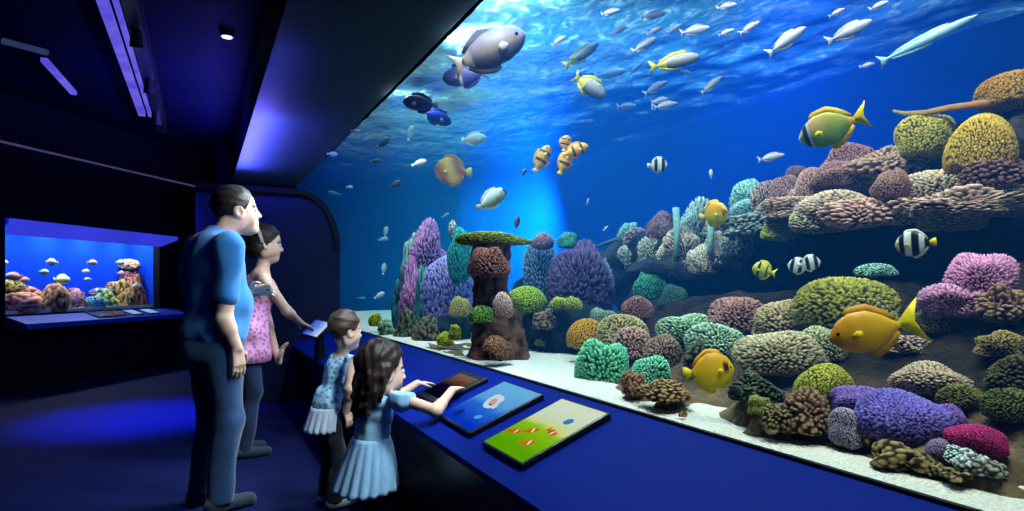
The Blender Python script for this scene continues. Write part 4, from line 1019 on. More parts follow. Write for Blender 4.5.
# ================================================================== TOUCH SCREENS ON THE COUNTER
SL = (Vector((1.372, 0, .792)) - Vector((.872, 0, .60))).normalized()
SN = Vector((-SL.z, 0, SL.x))
CP = Vector((1.372, 0, .792)) + SN * .025
def tablet(corners, label, th, bez, screen_m):
    P = [hit(px, py, CP, SN) for px, py in corners]           # top left, top right, bottom right, bottom left
    c = sum(P, Vector()) / 4
    V3 = Vector((0, -1, 0))                                    # along the counter towards the visitors' near end
    w = ((P[1] - P[0]).length + (P[2] - P[3]).length) / 2; w *= .94; h = ((P[3] - P[0]).length + (P[2] - P[1]).length) / 2
    xa = ((P[1] - P[0]) + (P[2] - P[3])).normalized(); ya = SN.cross(xa)
    base = c - SN * th
    M = Matrix((xa, ya, SN)).transposed().to_4x4(); M.translation = base
    root = empty('touch_screen', (0, 0, 0)); root.matrix_world = M; tag(root, label, 'screen')
    MB().box((-w / 2 - bez, -h / 2 - bez, 0), (w / 2 + bez, h / 2 + bez, th - .001), bev=.006).build('casing', M_black, root)
    MB().box((-w / 2, -h / 2, th - .004), (w / 2, h / 2, th)).build('screen', screen_m, root)
    return root, w, h, th
def blob(pts, z, m, root, name):
    return MB().prism([(x, y, z) for x, y in pts], (0, 0, .0012)).build(name, m, root)
def ellp(cx, cy, rx, ry, a=0, n=20, wob=0, seed=0):
    r = random.Random(seed); out = []
    for i in range(n):
        t = 2 * math.pi * i / n; k = 1 + wob * (r.random() - .5)
        x, y = rx * k * math.cos(t), ry * k * math.sin(t)
        out.append((cx + x * math.cos(a) - y * math.sin(a), cy + x * math.sin(a) + y * math.cos(a)))
    return out
def grad_mat(name, stops, strength, ns=3, axis='Y', span=(-.1, .1), namt=.25):
    m, nt, out = _new(name)
    tc = nt.nodes.new('ShaderNodeTexCoord'); sp = nt.nodes.new('ShaderNodeSeparateXYZ'); nt.links.new(tc.outputs['Object'], sp.inputs[0])
    nz = nt.nodes.new('ShaderNodeTexNoise'); nz.inputs['Scale'].default_value = ns * 4; nt.links.new(tc.outputs['Object'], nz.inputs['Vector'])
    mr = nt.nodes.new('ShaderNodeMapRange'); mr.inputs['From Min'].default_value = span[0]; mr.inputs['From Max'].default_value = span[1]
    nt.links.new(sp.outputs[axis], mr.inputs['Value'])
    ad = nt.nodes.new('ShaderNodeMath'); ad.operation = 'MULTIPLY_ADD'; ad.inputs[1].default_value = namt; nt.links.new(nz.outputs['Fac'], ad.inputs[0])
    sb = nt.nodes.new('ShaderNodeMath'); sb.operation = 'SUBTRACT'; sb.inputs[1].default_value = namt / 2
    nt.links.new(mr.outputs[0], sb.inputs[0]); nt.links.new(sb.outputs[0], ad.inputs[2])
    cr = nt.nodes.new('ShaderNodeValToRGB'); els = cr.color_ramp.elements
    els[0].position, els[0].color = stops[0][0], (*stops[0][1], 1); els[1].position, els[1].color = stops[-1][0], (*stops[-1][1], 1)
    for p, c in stops[1:-1]:
        e = els.new(p); e.color = (*c, 1)
    nt.links.new(ad.outputs[0], cr.inputs['Fac'])
    em = nt.nodes.new('ShaderNodeEmission'); em.inputs['Strength'].default_value = strength; nt.links.new(cr.outputs['Color'], em.inputs['Color']); nt.links.new(em.outputs[0], out.inputs['Surface'])
    return m
# green screen with little orange fish
r3, w, h, th = tablet([(551, 397), (597, 412), (534, 466), (492, 443)], 'touch screen with a lime green picture of small orange fish', .022, .010,
    grad_mat('green_picture', [(0, c3('5ea80c')), (.45, c3('8cc81c')), (.56, c3('d4e08a')), (.75, c3('d0e4c8')), (1, c3('dcead0'))], .85, span=(-.14, .14)))
blob(ellp(w * .20, h * .20, .022, .020, .3), th, emat('screen_blue', c3('3a86b8'), .8), r3, 'drawn_bubble')
M_of = emat('screen_orange', c3('d06414'), .8); M_ow = emat('screen_white', c3('f0e8d8'), .8)
for i, (a, b, an) in enumerate(((-.08, -.10, .6), (-.30, -.20, .3), (.24, -.02, -.2), (.16, -.26, .4))):
    fb = blob(ellp(w * a, h * b, .028, .016, an), th, M_of, r3, 'drawn_fish')
    ca, sa = math.cos(an), math.sin(an)
    o = blob([(w * a - .024 * ca, h * b - .024 * sa), (w * a - .042 * ca - .015 * sa, h * b - .042 * sa + .015 * ca), (w * a - .042 * ca + .015 * sa, h * b - .042 * sa - .015 * ca)], th, M_of, fb, 'drawn_tail')
    blob(ellp(w * a + .004 * ca, h * b + .004 * sa, .005, .015, an), th + .0006, M_ow, fb, 'drawn_stripe')
# blue screen
r2, w, h, th = tablet([(495, 380), (535, 394), (478, 433), (447, 415)], 'touch screen with a blue picture of a pale fish', .022, .010,
    grad_mat('blue_picture', [(0, c3('1038c0')), (.40, c3('2a6ad8')), (.6, c3('5aa0e0')), (1, c3('6ab4e4'))], .9, span=(-.14, .14)))
fb = blob(ellp(.0, h * .08, .075, .045, -.5, wob=.3, seed=2), th, emat('screen_pale', c3('c8dcf0'), .85), r2, 'drawn_fish')
blob(ellp(.005, h * .06, .038, .02, -.5, wob=.3, seed=4), th + .0008, emat('screen_peach', c3('d8a890'), .8), fb, 'drawn_belly')
blob(ellp(.02, h * .0, .010, .006, .2), th + .0014, emat('screen_navy', c3('1c2a6a'), .7), fb, 'drawn_spot')
blob(ellp(w * .22, -h * .26, .022, .016, .3, wob=.3, seed=6), th, emat('screen_cyan', c3('4a9ae8'), .9), r2, 'drawn_bubble')
blob(ellp(-w * .22, -h * .34, .03, .03, .3, wob=.3, seed=8), th, emat('screen_deep', c3('0c2c9a'), .8), r2, 'drawn_shadow')
# dark screen the girl touches
r1, w, h, th = tablet([(457, 373), (474, 379), (445, 400), (425, 391)], 'dark framed touch screen being tapped by the girl', .022, .036,
    grad_mat('brown_picture', [(0, c3('0a0c30')), (.45, c3('181430')), (.62, c3('6a4a40')), (1, c3('a88a70'))], .5, span=(-.12, .12)))
blob(ellp(w * .12, h * .22, .020, .013, .4, wob=.2, seed=3), th, emat('screen_red', c3('8a1c1c'), .8), r1, 'drawn_fish')
# kiosk near the woman
c = at(316, 328, 5.25)
root = empty('touch_kiosk', c); tag(root, 'small bright blue touch screen on a stand at the far end of the counter', 'screen')
n = Vector((-.62, -.25, .74)).normalized(); xa = Vector((.25, -.95, 0)); xa = (xa - n * xa.dot(n)).normalized(); ya = n.cross(xa)
M = Matrix((xa, ya, n)).transposed().to_4x4(); M.translation = c; root.matrix_world = M
MB().box((-.15, -.10, -.025), (.15, .10, -.002), bev=.006).build('casing', M_black, root)
MB().box((-.13, -.082, -.006), (.13, .082, 0)).build('screen', grad_mat('kiosk_picture', [(0, c3('1a30c8')), (.5, c3('5a8ae8')), (1, c3('c8d8f4'))], .9, axis='X', span=(-.14, .14), namt=.6), root)
o = MB().cyl((c.x + .03, c.y, c.z - .03), (c.x + .03, c.y, .6 + (c.x + .03 - .872) * .384 - .004), .035, .05).build('stand', M_black); sub(o, root)
# ================================================================== PEOPLE
M_skin = mat('skin', rough=.5, vc=True, nscale=30, namt=.06, spec=.3)
M_eyew = mat('eye_ball', rough=.15, vc=True, namt=.02, spec=.6)
def cloth(name, col, n=14, a=.12, bump=.07): return mat(name, col, .85, namt=a, nscale=n, bump=bump, bscale=90, spec=.1, sheen=.2)
def hair(name, col): return mat(name, col, .5, namt=.45, nscale=45, bump=.2, bscale=80, spec=.3)
SK = [(.68, .43, .31), (.52, .20, .16), (.14, .08, .05)]
def basis(yaw, pitch, roll=0):
    """columns: forward, left, up"""
    return np.array(Matrix.Rotation(yaw, 3, 'Z') @ Matrix.Rotation(-pitch, 3, 'Y') @ Matrix.Rotation(roll, 3, 'X'))
def head_parts(s, H, R, k, female=False, child=False):
    g = lambda x, y, z: np.array(H) + R @ (np.array([x, y, z]) * k)
    e = lambda c, r, kk=.02, col=0, neg=False: s.ell(g(*c), np.array(r) * k, R=R, k=kk * k, c=col, neg=neg)
    e((-.012, 0, .035), (.098, .076, .088))
    e((.022, 0, -.035), (.070, .060, .080), .03)
    e((.055, 0, -.094), (.034, .034 if not female else .028, .026), .03)         # chin
    for sg in (1, -1):
        e((.035, sg * .040, -.035), (.040, .026, .036), .025)                    # cheek
        e((-.012, sg * .056, -.055), (.030, .016, .035), .03)                    # jaw corner
        s.cap(g(.078, sg * .014, .022), g(.066, sg * .046, .020), .010 * k, k=.008 * k, c=2)   # brow
    for sg in (1, -1): e((.092, sg * .031, .002), (.018, .017, .012), .012, 0, True)
    s.cap(g(.084, 0, .008), g(.101, 0, -.027), .009 * k, .0130 * k, k=.014 * k)  # nose
    for sg in (1, -1): s.ell(g(.096, sg * .012, -.030), np.array((.012, .009, .008)) * k, R=R, k=.006 * k)
    s.cap(g(.086, -.016, -.058), g(.086, .016, -.058), .0085 * k, k=.006 * k, c=1)
    s.cap(g(.083, -.013, -.069), g(.083, .013, -.069), .009 * k, k=.006 * k, c=1)
    for sg in (1, -1):
        e((-.010, sg * .078, -.008), (.026, .010, .034), .008)
        e((-.004, sg * .086, -.006), (.013, .007, .019), .006, 0, True)
    return g
def eyes(root, H, R, k):
    V, Fc = ico(3); r = .0125 * k
    for sg in (1, -1):
        c = np.array(H) + R @ (np.array([.0775, sg * .031, .002]) * k)
        col = np.where(V[:, :1] > .80, np.array([[.02, .015, .012]]), np.array([[.75, .73, .70]]))
        link('eye', mesh_np('eye', (V * r) @ R.T + c, Fc, col), M_eyew, root)
def hand(s, wr, D, N, k, thumb, curl=.35, spread=.1, c=0):
    """wr wrist, D finger direction, N direction the palm faces, thumb +1/-1 picks the thumb side"""
    wr = np.array(wr, float); D = np.array(D, float); D /= np.linalg.norm(D); N = np.array(N, float); N -= D * (N @ D); N /= np.linalg.norm(N)
    T = np.cross(D, N) * thumb
    for t in (-.026, -.009, .009, .026):
        s.cap(wr + T * t * k * .7 + D * .012 * k, wr + T * t * k + D * .085 * k, .0135 * k, .0125 * k, k=.012 * k, c=c)
    ln = {-.028: .058, -.0095: .076, .0095: .080, .028: .070}
    for i, (t, l) in enumerate(ln.items()):
        p = wr + T * t * k + D * .088 * k; a = curl * .5
        d0 = D + T * (t / .028) * spread; q = p
        for j, f in enumerate((.45, .32, .26)):
            d = d0 * math.cos(a) + N * math.sin(a); d /= np.linalg.norm(d)
            q2 = q + d * l * f * k
            s.cap(q, q2, (.0090 - .0008 * j) * k, (.0084 - .0008 * j) * k, k=.003 * k, c=c)
            q = q2; a += curl
    p = wr + T * .024 * k + D * .022 * k; q = p + (D * .55 + T * .75 + N * .25) * .042 * k
    s.cap(p, q, .0135 * k, .0105 * k, k=.008 * k, c=c)
    q2 = q + (D * .85 + T * .28 + N * .35) * .032 * k; s.cap(q, q2, .0100 * k, .0092 * k, k=.003 * k, c=c)
    s.cap(q2, q2 + (D * .9 + N * .4) * .022 * k, .0092 * k, .0080 * k, k=.003 * k, c=c)
def pat_mat(name, a, b, sc):
    m, nt, out = _new(name); bs = nt.nodes.new('ShaderNodeBsdfPrincipled'); bs.inputs['Roughness'].default_value = .85
    tc = nt.nodes.new('ShaderNodeTexCoord'); vo = nt.nodes.new('ShaderNodeTexVoronoi'); vo.inputs['Scale'].default_value = sc; nt.links.new(tc.outputs['Object'], vo.inputs['Vector'])
    cr = nt.nodes.new('ShaderNodeValToRGB'); cr.color_ramp.elements[0].position = .30; cr.color_ramp.elements[0].color = (*a, 1); cr.color_ramp.elements[1].position = .5; cr.color_ramp.elements[1].color = (*b, 1)
    nt.links.new(vo.outputs['Distance'], cr.inputs['Fac']); nt.links.new(cr.outputs['Color'], bs.inputs['Base Color']); nt.links.new(bs.outputs[0], out.inputs['Surface']); return m
class Person:
    def __init__(s, name, label, px, yc, th):
        p = at(px, 300, yc); s.B = Vector((p.x, p.y, 0)); s.th = math.radians(th)
        s.root = empty(name, s.B); s.root.rotation_euler.z = s.th; tag(s.root, label, 'person')
    def L(s, px, py, yc):
        v = at(px, py, yc) - s.B
        return np.array(Matrix.Rotation(-s.th, 3, 'Z') @ v)
def arm(s, sh, el, wr, r, k=.02, c=0):
    s.cap(sh, el, r[0], r[1], k=k, c=c); s.cap(el, wr, r[1], r[2], k=k, c=c)
    m = np.array(el) * .72 + np.array(wr) * .28
    s.cap(el, m, r[1] * .98, r[1] * 1.06, k=k, c=c)

# ---------------------------------------------------------------- the man
P = Person('person', 'man in a bright blue T-shirt and jeans standing tall beside the woman in pink', 214, 3.48, 24)
H = np.array([.135, .0, 1.668]); R = basis(math.radians(-16), math.radians(6)); k = 1.15
rS, rE, rW = np.array([.0, -.205, 1.45]), P.L(224, 320, 3.30), P.L(237, 348, 3.34)
lS, lE, lW = np.array([.0, .205, 1.455]), np.array([.10, .27, 1.17]), np.array([.265, .10, 1.205])
s = Sdf((-.25, -.42, -.01), (.52, .42, 1.84), .0055)
s.ell((0, 0, 1.33), (.115, .17, .17)).ell((.02, 0, 1.1), (.12, .15, .2), k=.06).ell((0, 0, .95), (.115, .155, .12), k=.05)
s.cap((.02, 0, 1.45), (.10, 0, 1.61), .076, .066, k=.06).cap((0, -.15, 1.465), (0, .15, 1.465), .055, k=.05)
for sg in (1, -1):
    s.cap((0, sg * .09, .92), (.03, sg * .10, .50), .08, .055, k=.03); s.cap((.03, sg * .10, .50), (-.02, sg * .11, .09), .052, .036, k=.03)
    s.cap((-.05, sg * .11, .045), (.13, sg * .12, .035), .034, .028, k=.03)
arm(s, rS, rE, rW, (.052, .043, .030)); arm(s, lS, lE, lW, (.052, .043, .030))
hand(s, rW, (.12, .0, -1), (-.2, 1, .1), 1.05, 1, .32)
hand(s, lW, (.55, -.82, .12), (-.6, -.5, -.5), 1.05, -1, .35)
head_parts(s, H, R, k)
s.build('body', M_skin, P.root, SK); eyes(P.root, H, R, k)
s = Sdf((-.32, -.42, .86), (.34, .42, 1.60), .007)
s.ell((-.01, .01, 1.34), (.158, .215, .18)).ell((.035, .01, 1.13), (.172, .20, .20), k=.08).ell((.0, .01, .97), (.165, .20, .12), k=.08)
s.cap((-.01, -.15, 1.462), (-.01, .16, 1.462), .076, k=.06).cap((.01, 0, 1.46), (.04, 0, 1.54), .095, .080, k=.05)
for S_, E_ in ((rS, rE), (lS, lE)): s.cap(S_, S_ + (E_ - S_) * .66, .070, .066, k=.05)
s.wob(.0055, 20, 1)
s.clip((0, 0, .90), (0, 0, -1)); s.clip((.04, 0, 1.545), (.45, 0, .9))
for S_, E_ in ((rS, rE), (lS, lE)):
    pass
s.build('shirt', cloth('shirt_blue', (.035, .20, .50)), P.root)
s = Sdf((-.28, -.28, .0), (.28, .28, 1.0), .007)
s.ell((.0, 0, .93), (.152, .188, .10)); s.ell((-.05, 0, .88), (.125, .165, .11), k=.04)
for sg in (1, -1):
    s.cap((0, sg * .092, .90), (.035, sg * .10, .50), .110, .080, k=.03); s.cap((.035, sg * .10, .50), (-.02, sg * .11, .08), .078, .066, k=.03)
s.wob(.006, 18, 3); s.clip((0, 0, .98), (0, 0, 1)); s.clip((0, 0, .055), (0, 0, -1))
s.build('jeans', cloth('jeans_blue', (.020, .055, .13), 30, .3), P.root)
for sg in (1, -1):
    s = Sdf((-.2, sg * .12 - .1, -.01), (.28, sg * .12 + .1, .16), .006)
    s.cap((-.06, sg * .11, .045), (.14, sg * .125, .036), .045, .038).cap((-.03, sg * .11, .05), (.0, sg * .11, .09), .045, .045, k=.03).clip((0, 0, 0), (0, 0, -1))
    s.build('shoe', cloth('shoe_dark', (.03, .04, .06)), P.root)
def hair_cap(H, R, k, c, r, planes, h=.006, wob=.003, sc=60, extra=()):
    g = lambda p: np.array(H) + R @ (np.array(p) * k)
    s = Sdf(np.array(H) - .26, np.array(H) + .26, h)
    s.ell(g(c), np.array(r) * k, R=R)
    for (p, rr) in extra: s.ell(g(p), np.array(rr) * k, R=R, k=.03)
    s.wob(wob, sc, 5)
    for p, n in planes: s.clip(g(p), R @ np.array(n, float))
    return s
s = hair_cap(H, R, k, (-.018, 0, .040), (.105, .0845, .098), (((.058, 0, .055), (.84, 0, -.54)), ((-.03, 0, -.075), (.45, 0, -.89))))
s.build('hair', hair('hair_dark', (.012, .009, .007)), P.root)

# ---------------------------------------------------------------- the woman
P = Person('person', 'woman in a pink sleeveless top leaning toward the counter behind the man', 247, 4.55, 6)
H = np.array([.135, -.01, 1.545]); R = basis(math.radians(-6), math.radians(-6)); k = 1.08
rS, rW = P.L(267, 283, 4.48), P.L(301, 323, 4.93)
rE = P.L(287, 311, 4.62)
lS = np.array([.09, .17, 1.29]); lE = np.array([.17, .22, 1.02]); lW = P.L(279, 362, 4.60)
s = Sdf((-.25, -.36, -.01), (.70, .60, 1.74), .0058)
s.ell((.085, 0, 1.20), (.095, .145, .16)).ell((.03, 0, 1.02), (.09, .115, .15), k=.06).ell((-.02, 0, .90), (.11, .15, .13), k=.05)
s.cap((.10, 0, 1.31), (.12, 0, 1.47), .052, .048, k=.04).cap((.09, -.13, 1.295), (.09, .13, 1.295), .045, k=.05)
for sg in (1, -1):
    s.cap((-.02, sg * .085, .86), (.03, sg * .09, .47), .078, .05, k=.03); s.cap((.03, sg * .09, .47), (-.03, sg * .10, .08), .048, .032, k=.03); s.cap((-.05, sg * .10, .035), (.11, sg * .105, .03), .03, .026, k=.03)
arm(s, rS, rE, rW, (.041, .034, .024)); arm(s, lS, lE, lW, (.041, .034, .024))
hand(s, rW, P.L(315, 330, 5.10) - rW, (0, .1, -1), .95, 1, .25)
hand(s, lW, (.20, -.10, .97), (.8, -.5, .1), .95, -1, .30, .25)
head_parts(s, H, R, k, True)
s.build('body', M_skin, P.root, SK); eyes(P.root, H, R, k)
s = Sdf((-.26, -.30, .62), (.32, .30, 1.40), .007)
s.ell((.085, 0, 1.20), (.112, .155, .15)).ell((.145, -.06, 1.19), (.055, .06, .06), k=.04).ell((.145, .06, 1.19), (.055, .06, .06), k=.04).ell((.04, 0, 1.02), (.108, .13, .15), k=.06).ell((-.01, 0, .90), (.160, .195, .13), k=.05).ell((.01, 0, .74), (.165, .20, .14), k=.08)
for sg in (1, -1): s.cap((.09, sg * .10, 1.27), (.09, sg * .085, 1.335), .032, .028, k=.03)
s.wob(.008, 24, 4); s.clip((0, 0, .68), (0, 0, -1)); s.clip((.12, 0, 1.315), (.5, 0, .86))
s.build('top', pat_mat('top_pattern', (.42, .10, .30), (.66, .30, .50), 34), P.root)
s = Sdf((-.25, -.26, .0), (.25, .26, .95), .008)
s.ell((-.02, 0, .87), (.125, .162, .10)).ell((-.06, 0, .86), (.1, .14, .09), k=.04)
for sg in (1, -1): s.cap((-.02, sg * .086, .85), (.03, sg * .09, .47), .09, .06, k=.03); s.cap((.03, sg * .09, .47), (-.03, sg * .10, .06), .058, .048, k=.03)
s.wob(.004, 24, 4); s.clip((0, 0, .04), (0, 0, -1)); s.build('jeans', cloth('jeans_dark', (.012, .03, .075), 30, .3), P.root)
for sg in (1, -1):
    s = Sdf((-.2, sg * .1 - .1, -.01), (.25, sg * .1 + .1, .14), .006); s.cap((-.055, sg * .10, .04), (.12, sg * .105, .033), .04, .034).clip((0, 0, 0), (0, 0, -1)); s.build('shoe', cloth('shoe_dark', (.03, .04, .06)), P.root)
s = hair_cap(H, R, k, (-.022, 0, .040), (.112, .092, .102), (((.050, 0, .05), (.78, 0, -.62)), ((-.05, 0, -.10), (.3, 0, -.95))), extra=(((-.085, 0, -.035), (.06, .062, .075)), ((-.05, .06, -.04), (.045, .03, .06)), ((-.05, -.06, -.04), (.045, .03, .06))))
s.build('hair', hair('hair_brown', (.016, .010, .007)), P.root)
s = Sdf(H - .2, H + .2, .004); g = lambda p: H + R @ (np.array(p) * k)
s.ell(g((-.022, 0, .042)), np.array((.120, .099, .109)) * k, R=R); nn = R @ np.array([.85, 0, .35]); nn /= np.linalg.norm(nn)
s.clip(g((-.055, 0, .05)) + nn * .012, nn); s.clip(g((-.055, 0, .05)) - nn * .012, -nn); s.clip(g((0, 0, .0)), R @ np.array([0, 0, -1.0]))
s.build('headband', cloth('band_pale', (.45, .42, .40)), P.root)

# ---------------------------------------------------------------- the boy
P = Person('person', 'small boy in a pale blue patterned shirt standing at the counter behind the girl', 333, 3.5, 14)
H = P.L(346, 331, 3.5); R = basis(math.radians(4), math.radians(-4)); k = .88
hipz = .53
rS, rE, rW = P.L(352, 361, 3.40), P.L(350, 389, 3.36), P.L(346, 411, 3.40)
lS, lE, lW = np.array([.06, .09, .80]), np.array([.14, .14, .70]), np.array([.27, .12, .74])
s = Sdf((-.22, -.26, -.01), (.40, .28, 1.12), .0045)
s.ell((.02, 0, .72), (.055, .085, .13)).ell((-.03, 0, .56), (.06, .085, .1), k=.04).cap((.05, 0, .80), (H[0] - .015, H[1], .91), .036, .034, k=.03).cap((.05, -.07, .80), (.05, .07, .80), .032, k=.03)
for sg in (1, -1):
    s.cap((-.045, sg * .045, .52), (.01, sg * .055, .28), .046, .036, k=.02); s.cap((.01, sg * .055, .28), (-.02, sg * .06, .06), .034, .024, k=.02); s.cap((-.03, sg * .06, .03), (.07, sg * .065, .024), .024, .02, k=.02)
arm(s, rS, rE, rW, (.030, .026, .020), .015); arm(s, lS, lE, lW, (.030, .026, .020), .015)
hand(s, rW, (.25, -.15, -.95), (-.3, .9, 0), .62, 1, .4)
hand(s, lW, (1, -.2, -.1), (0, 0, -1), .62, -1, .3)
head_parts(s, H, R, k, child=True)
s.build('body', M_skin, P.root, SK); eyes(P.root, H, R, k)
s = Sdf((-.2, -.2, .46), (.22, .2, .92), .0055)
s.ell((.025, 0, .73), (.072, .10, .12)).ell((-.035, 0, .58), (.074, .098, .1), k=.06).cap((.05, -.07, .80), (.05, .07, .80), .044, k=.03).cap((.05, 0, .80), (.055, 0, .86), .045, .042, k=.02)
for S_, E_ in ((rS, rE), (lS, lE)): s.cap(S_, S_ + (E_ - S_) * .85, .047, .044, k=.02)
s.wob(.003, 40, 2); s.clip((0, 0, .545), (0, 0, -1)); s.clip((.07, 0, .85), (.3, 0, .95))
s.build('shirt', pat_mat('shirt_pattern', (.08, .26, .42), (.36, .62, .74), 38), P.root)
# pale frilled hem under the shirt
V = []; Fc = []; n = 96
for j in range(9):
    t = j / 8
    for i in range(n):
        a = 2 * math.pi * i / n; w = 1 + .07 * t * math.sin(a * 15) + .02 * math.sin(a * 4 + 1)
        V.append((-.045 - .03 * t + (.070 + .012 * t) * w * math.cos(a), (.094 + .014 * t) * w * math.sin(a), .565 - .13 * t + .006 * t * math.sin(a * 15 + 1)))
for j in range(8):
    for i in range(n):
        p, q = j * n + i, j * n + (i + 1) % n; Fc.append((p, q, q + n, p + n))
o = link('hem', mesh_np('hem', V, Fc), cloth('hem_white', (.50, .58, .68), 20, .15), P.root); md = o.modifiers.new('thick', 'SOLIDIFY'); md.thickness = .004
s = Sdf((-.2, -.2, .0), (.2, .2, .62), .006)
s.ell((-.04, 0, .53), (.066, .088, .07))
for sg in (1, -1): s.cap((-.045, sg * .045, .50), (.01, sg * .055, .28), .056, .048, k=.02); s.cap((.01, sg * .055, .28), (-.02, sg * .06, .055), .048, .042, k=.02)
s.clip((0, 0, .05), (0, 0, -1)); s.wob(.003, 30, 2); s.build('trousers', cloth('trousers_dark', (.010, .012, .02)), P.root)
for sg in (1, -1):
    s = Sdf((-.12, sg * .062 - .08, -.01), (.16, sg * .062 + .08, .11), .005); s.cap((-.035, sg * .06, .034), (.08, sg * .066, .028), .034, .03).clip((0, 0, 0), (0, 0, -1)); s.build('shoe', cloth('shoe_pale', (.30, .34, .38)), P.root)
s = hair_cap(H, R, k, (-.018, 0, .040), (.108, .088, .099), (((.060, 0, .06), (.80, 0, -.60)), ((-.02, 0, -.055), (.35, 0, -.93))), h=.005)
s.build('hair', hair('hair_boy', (.06, .033, .02)), P.root)

# ---------------------------------------------------------------- the girl
P = Person('person', 'little girl in a light blue puff sleeved dress tapping the dark touch screen', 373, 2.95, 8)
H = P.L(383, 371, 2.95); R = basis(math.radians(2), math.radians(-4)); k = 1.06
rS, rE, rW = P.L(396, 397, 2.88), P.L(436, 411, 2.78), P.L(452, 390, 2.95)
lS = np.array([rS[0] - .01, .095, rS[2]]); lE = np.array([.16, .13, .665]); lW = np.array([.29, .12, .735])
NK = np.array([.02, 0, .705])
s = Sdf((-.24, -.46, -.01), (.56, .34, 1.02), .0045)
s.ell((.015, 0, .64), (.06, .085, .1)).ell((0, 0, .50), (.07, .085, .1), k=.04).cap(NK, (H[0] - .02, H[1], H[2] - .06), .034, .034, k=.03).cap((.02, -.075, .70), (.02, .075, .70), .028, k=.03)
for sg in (1, -1):
    s.cap((0, sg * .045, .46), (.01, sg * .05, .25), .048, .034, k=.02); s.cap((.01, sg * .05, .25), (-.01, sg * .055, .06), .032, .023, k=.02); s.cap((-.02, sg * .055, .03), (.065, sg * .06, .024), .023, .02, k=.02)
arm(s, rS, rE, rW, (.030, .026, .019), .015); arm(s, lS, lE, lW, (.030, .026, .019), .015)
hand(s, rW, P.L(469, 383, 3.10) - rW, (.3, .2, -.9), .62, 1, .22)
hand(s, lW, (1, .1, -.05), (.3, 0, -1), .62, -1, .2)
head_parts(s, H, R, k, True)
s.build('body', M_skin, P.root, SK); eyes(P.root, H, R, k)
M_dress = cloth('dress_blue', (.26, .48, .68), 40, .25)
s = Sdf((-.2, -.26, .44), (.26, .24, .80), .0055)
s.ell((.01, 0, .635), (.082, .105, .10)).ell((-.005, 0, .53), (.082, .098, .08), k=.04).cap((.015, -.075, .695), (.015, .075, .695), .04, k=.03)
for S_, E_ in ((rS, rE), (lS, lE)):
    d = (E_ - S_); s.ell(S_ + d * .16, (.066, .062, .062), k=.02)
s.wob(.003, 45, 2); s.clip((0, 0, .50), (0, 0, -1)); s.clip((.02, 0, .755), (.1, 0, .99))
dr = s.build('dress', M_dress, P.root)
V = []; Fc = []; n = 120; rows = 14
for j in range(rows + 1):
    t = j / rows
    for i in range(n):
        a = 2 * math.pi * i / n
        w = 1 + .075 * (t ** .6) * math.sin(a * 17 + .6 * math.sin(a * 3)) * (1 - .2 * t) + .02 * math.sin(a * 5)
        rx, ry = .082 + .062 * t ** .8, .096 + .075 * t ** .8
        V.append((-.005 - .03 * t + rx * w * math.cos(a), ry * w * math.sin(a), .525 - .235 * t + .012 * t * math.cos(a)))
for j in range(rows):
    for i in range(n):
        p, q = j * n + i, j * n + (i + 1) % n; Fc.append((p, q, q + n, p + n))
o = link('skirt', mesh_np('skirt', V, Fc), M_dress, dr); md = o.modifiers.new('thick', 'SOLIDIFY'); md.thickness = .004
for sg in (1, -1):
    s = Sdf((-.12, sg * .058 - .08, -.01), (.15, sg * .058 + .08, .11), .005); s.cap((-.025, sg * .055, .032), (.075, sg * .062, .026), .032, .028).clip((0, 0, 0), (0, 0, -1)); s.build('shoe', cloth('shoe_dark', (.03, .04, .06)), P.root)
s = Sdf((-.16, -.16, .0), (.16, .16, .52), .006); s.ell((0, 0, .44), (.075, .092, .06))
for sg in (1, -1): s.cap((0, sg * .045, .44), (.01, sg * .05, .25), .054, .040, k=.02); s.cap((.01, sg * .05, .25), (-.01, sg * .055, .05), .038, .030, k=.02)
s.clip((0, 0, .045), (0, 0, -1)); s.build('leg_shade', cloth('trousers_dark', (.010, .012, .02)), P.root)  # dark cover added over the legs, standing in for shade under the skirt
g = lambda p: H + R @ (np.array(p) * k)
s = Sdf(H - np.array([.26, .24, .42]), H + .24, .0055)
s.ell(g((-.020, 0, .042)), np.array((.116, .098, .107)) * k, R=R)
s.clip(g((.045, 0, .055)), R @ np.array([.82, 0, -.57]))
rg = random.Random(4)
for i in range(15):
    a = math.radians(95 + 170 * i / 14); y = .085 * math.sin(a * 1.0) if False else .088 * math.cos(math.pi * i / 14)
    x = -.03 - .060 * math.sin(math.pi * i / 14)
    p0 = g((x * .9, y, .02)); p = p0; ln = .15 + .07 * math.sin(math.pi * i / 14)
    for j in range(5):
        q = p + np.array([-.004 + .010 * rg.uniform(-1, 1) - (.01 if j < 2 else 0), .012 * rg.uniform(-1, 1), -ln / 5])
        s.cap(p, q, .027 - .003 * j, .025 - .0035 * j, k=.012); p = q
s.wob(.004, 70, 3)
s.build('hair', hair('hair_girl', (.022, .012, .008)), P.root)
# ================================================================== LIGHTS
def aim(o, tgt):
    o.rotation_mode = 'QUATERNION'; o.rotation_quaternion = (Vector(tgt) - o.location).to_track_quat('-Z', 'Y')
def light(name, typ, loc, tgt, power, color=(1, 1, 1), **kw):
    l = bpy.data.lights.new(name, typ); l.energy = power; l.color = color
    for k, v in kw.items(): setattr(l, k, v)
    o = bpy.data.objects.new(name, l); COL.objects.link(o); o.location = loc; aim(o, tgt); return o
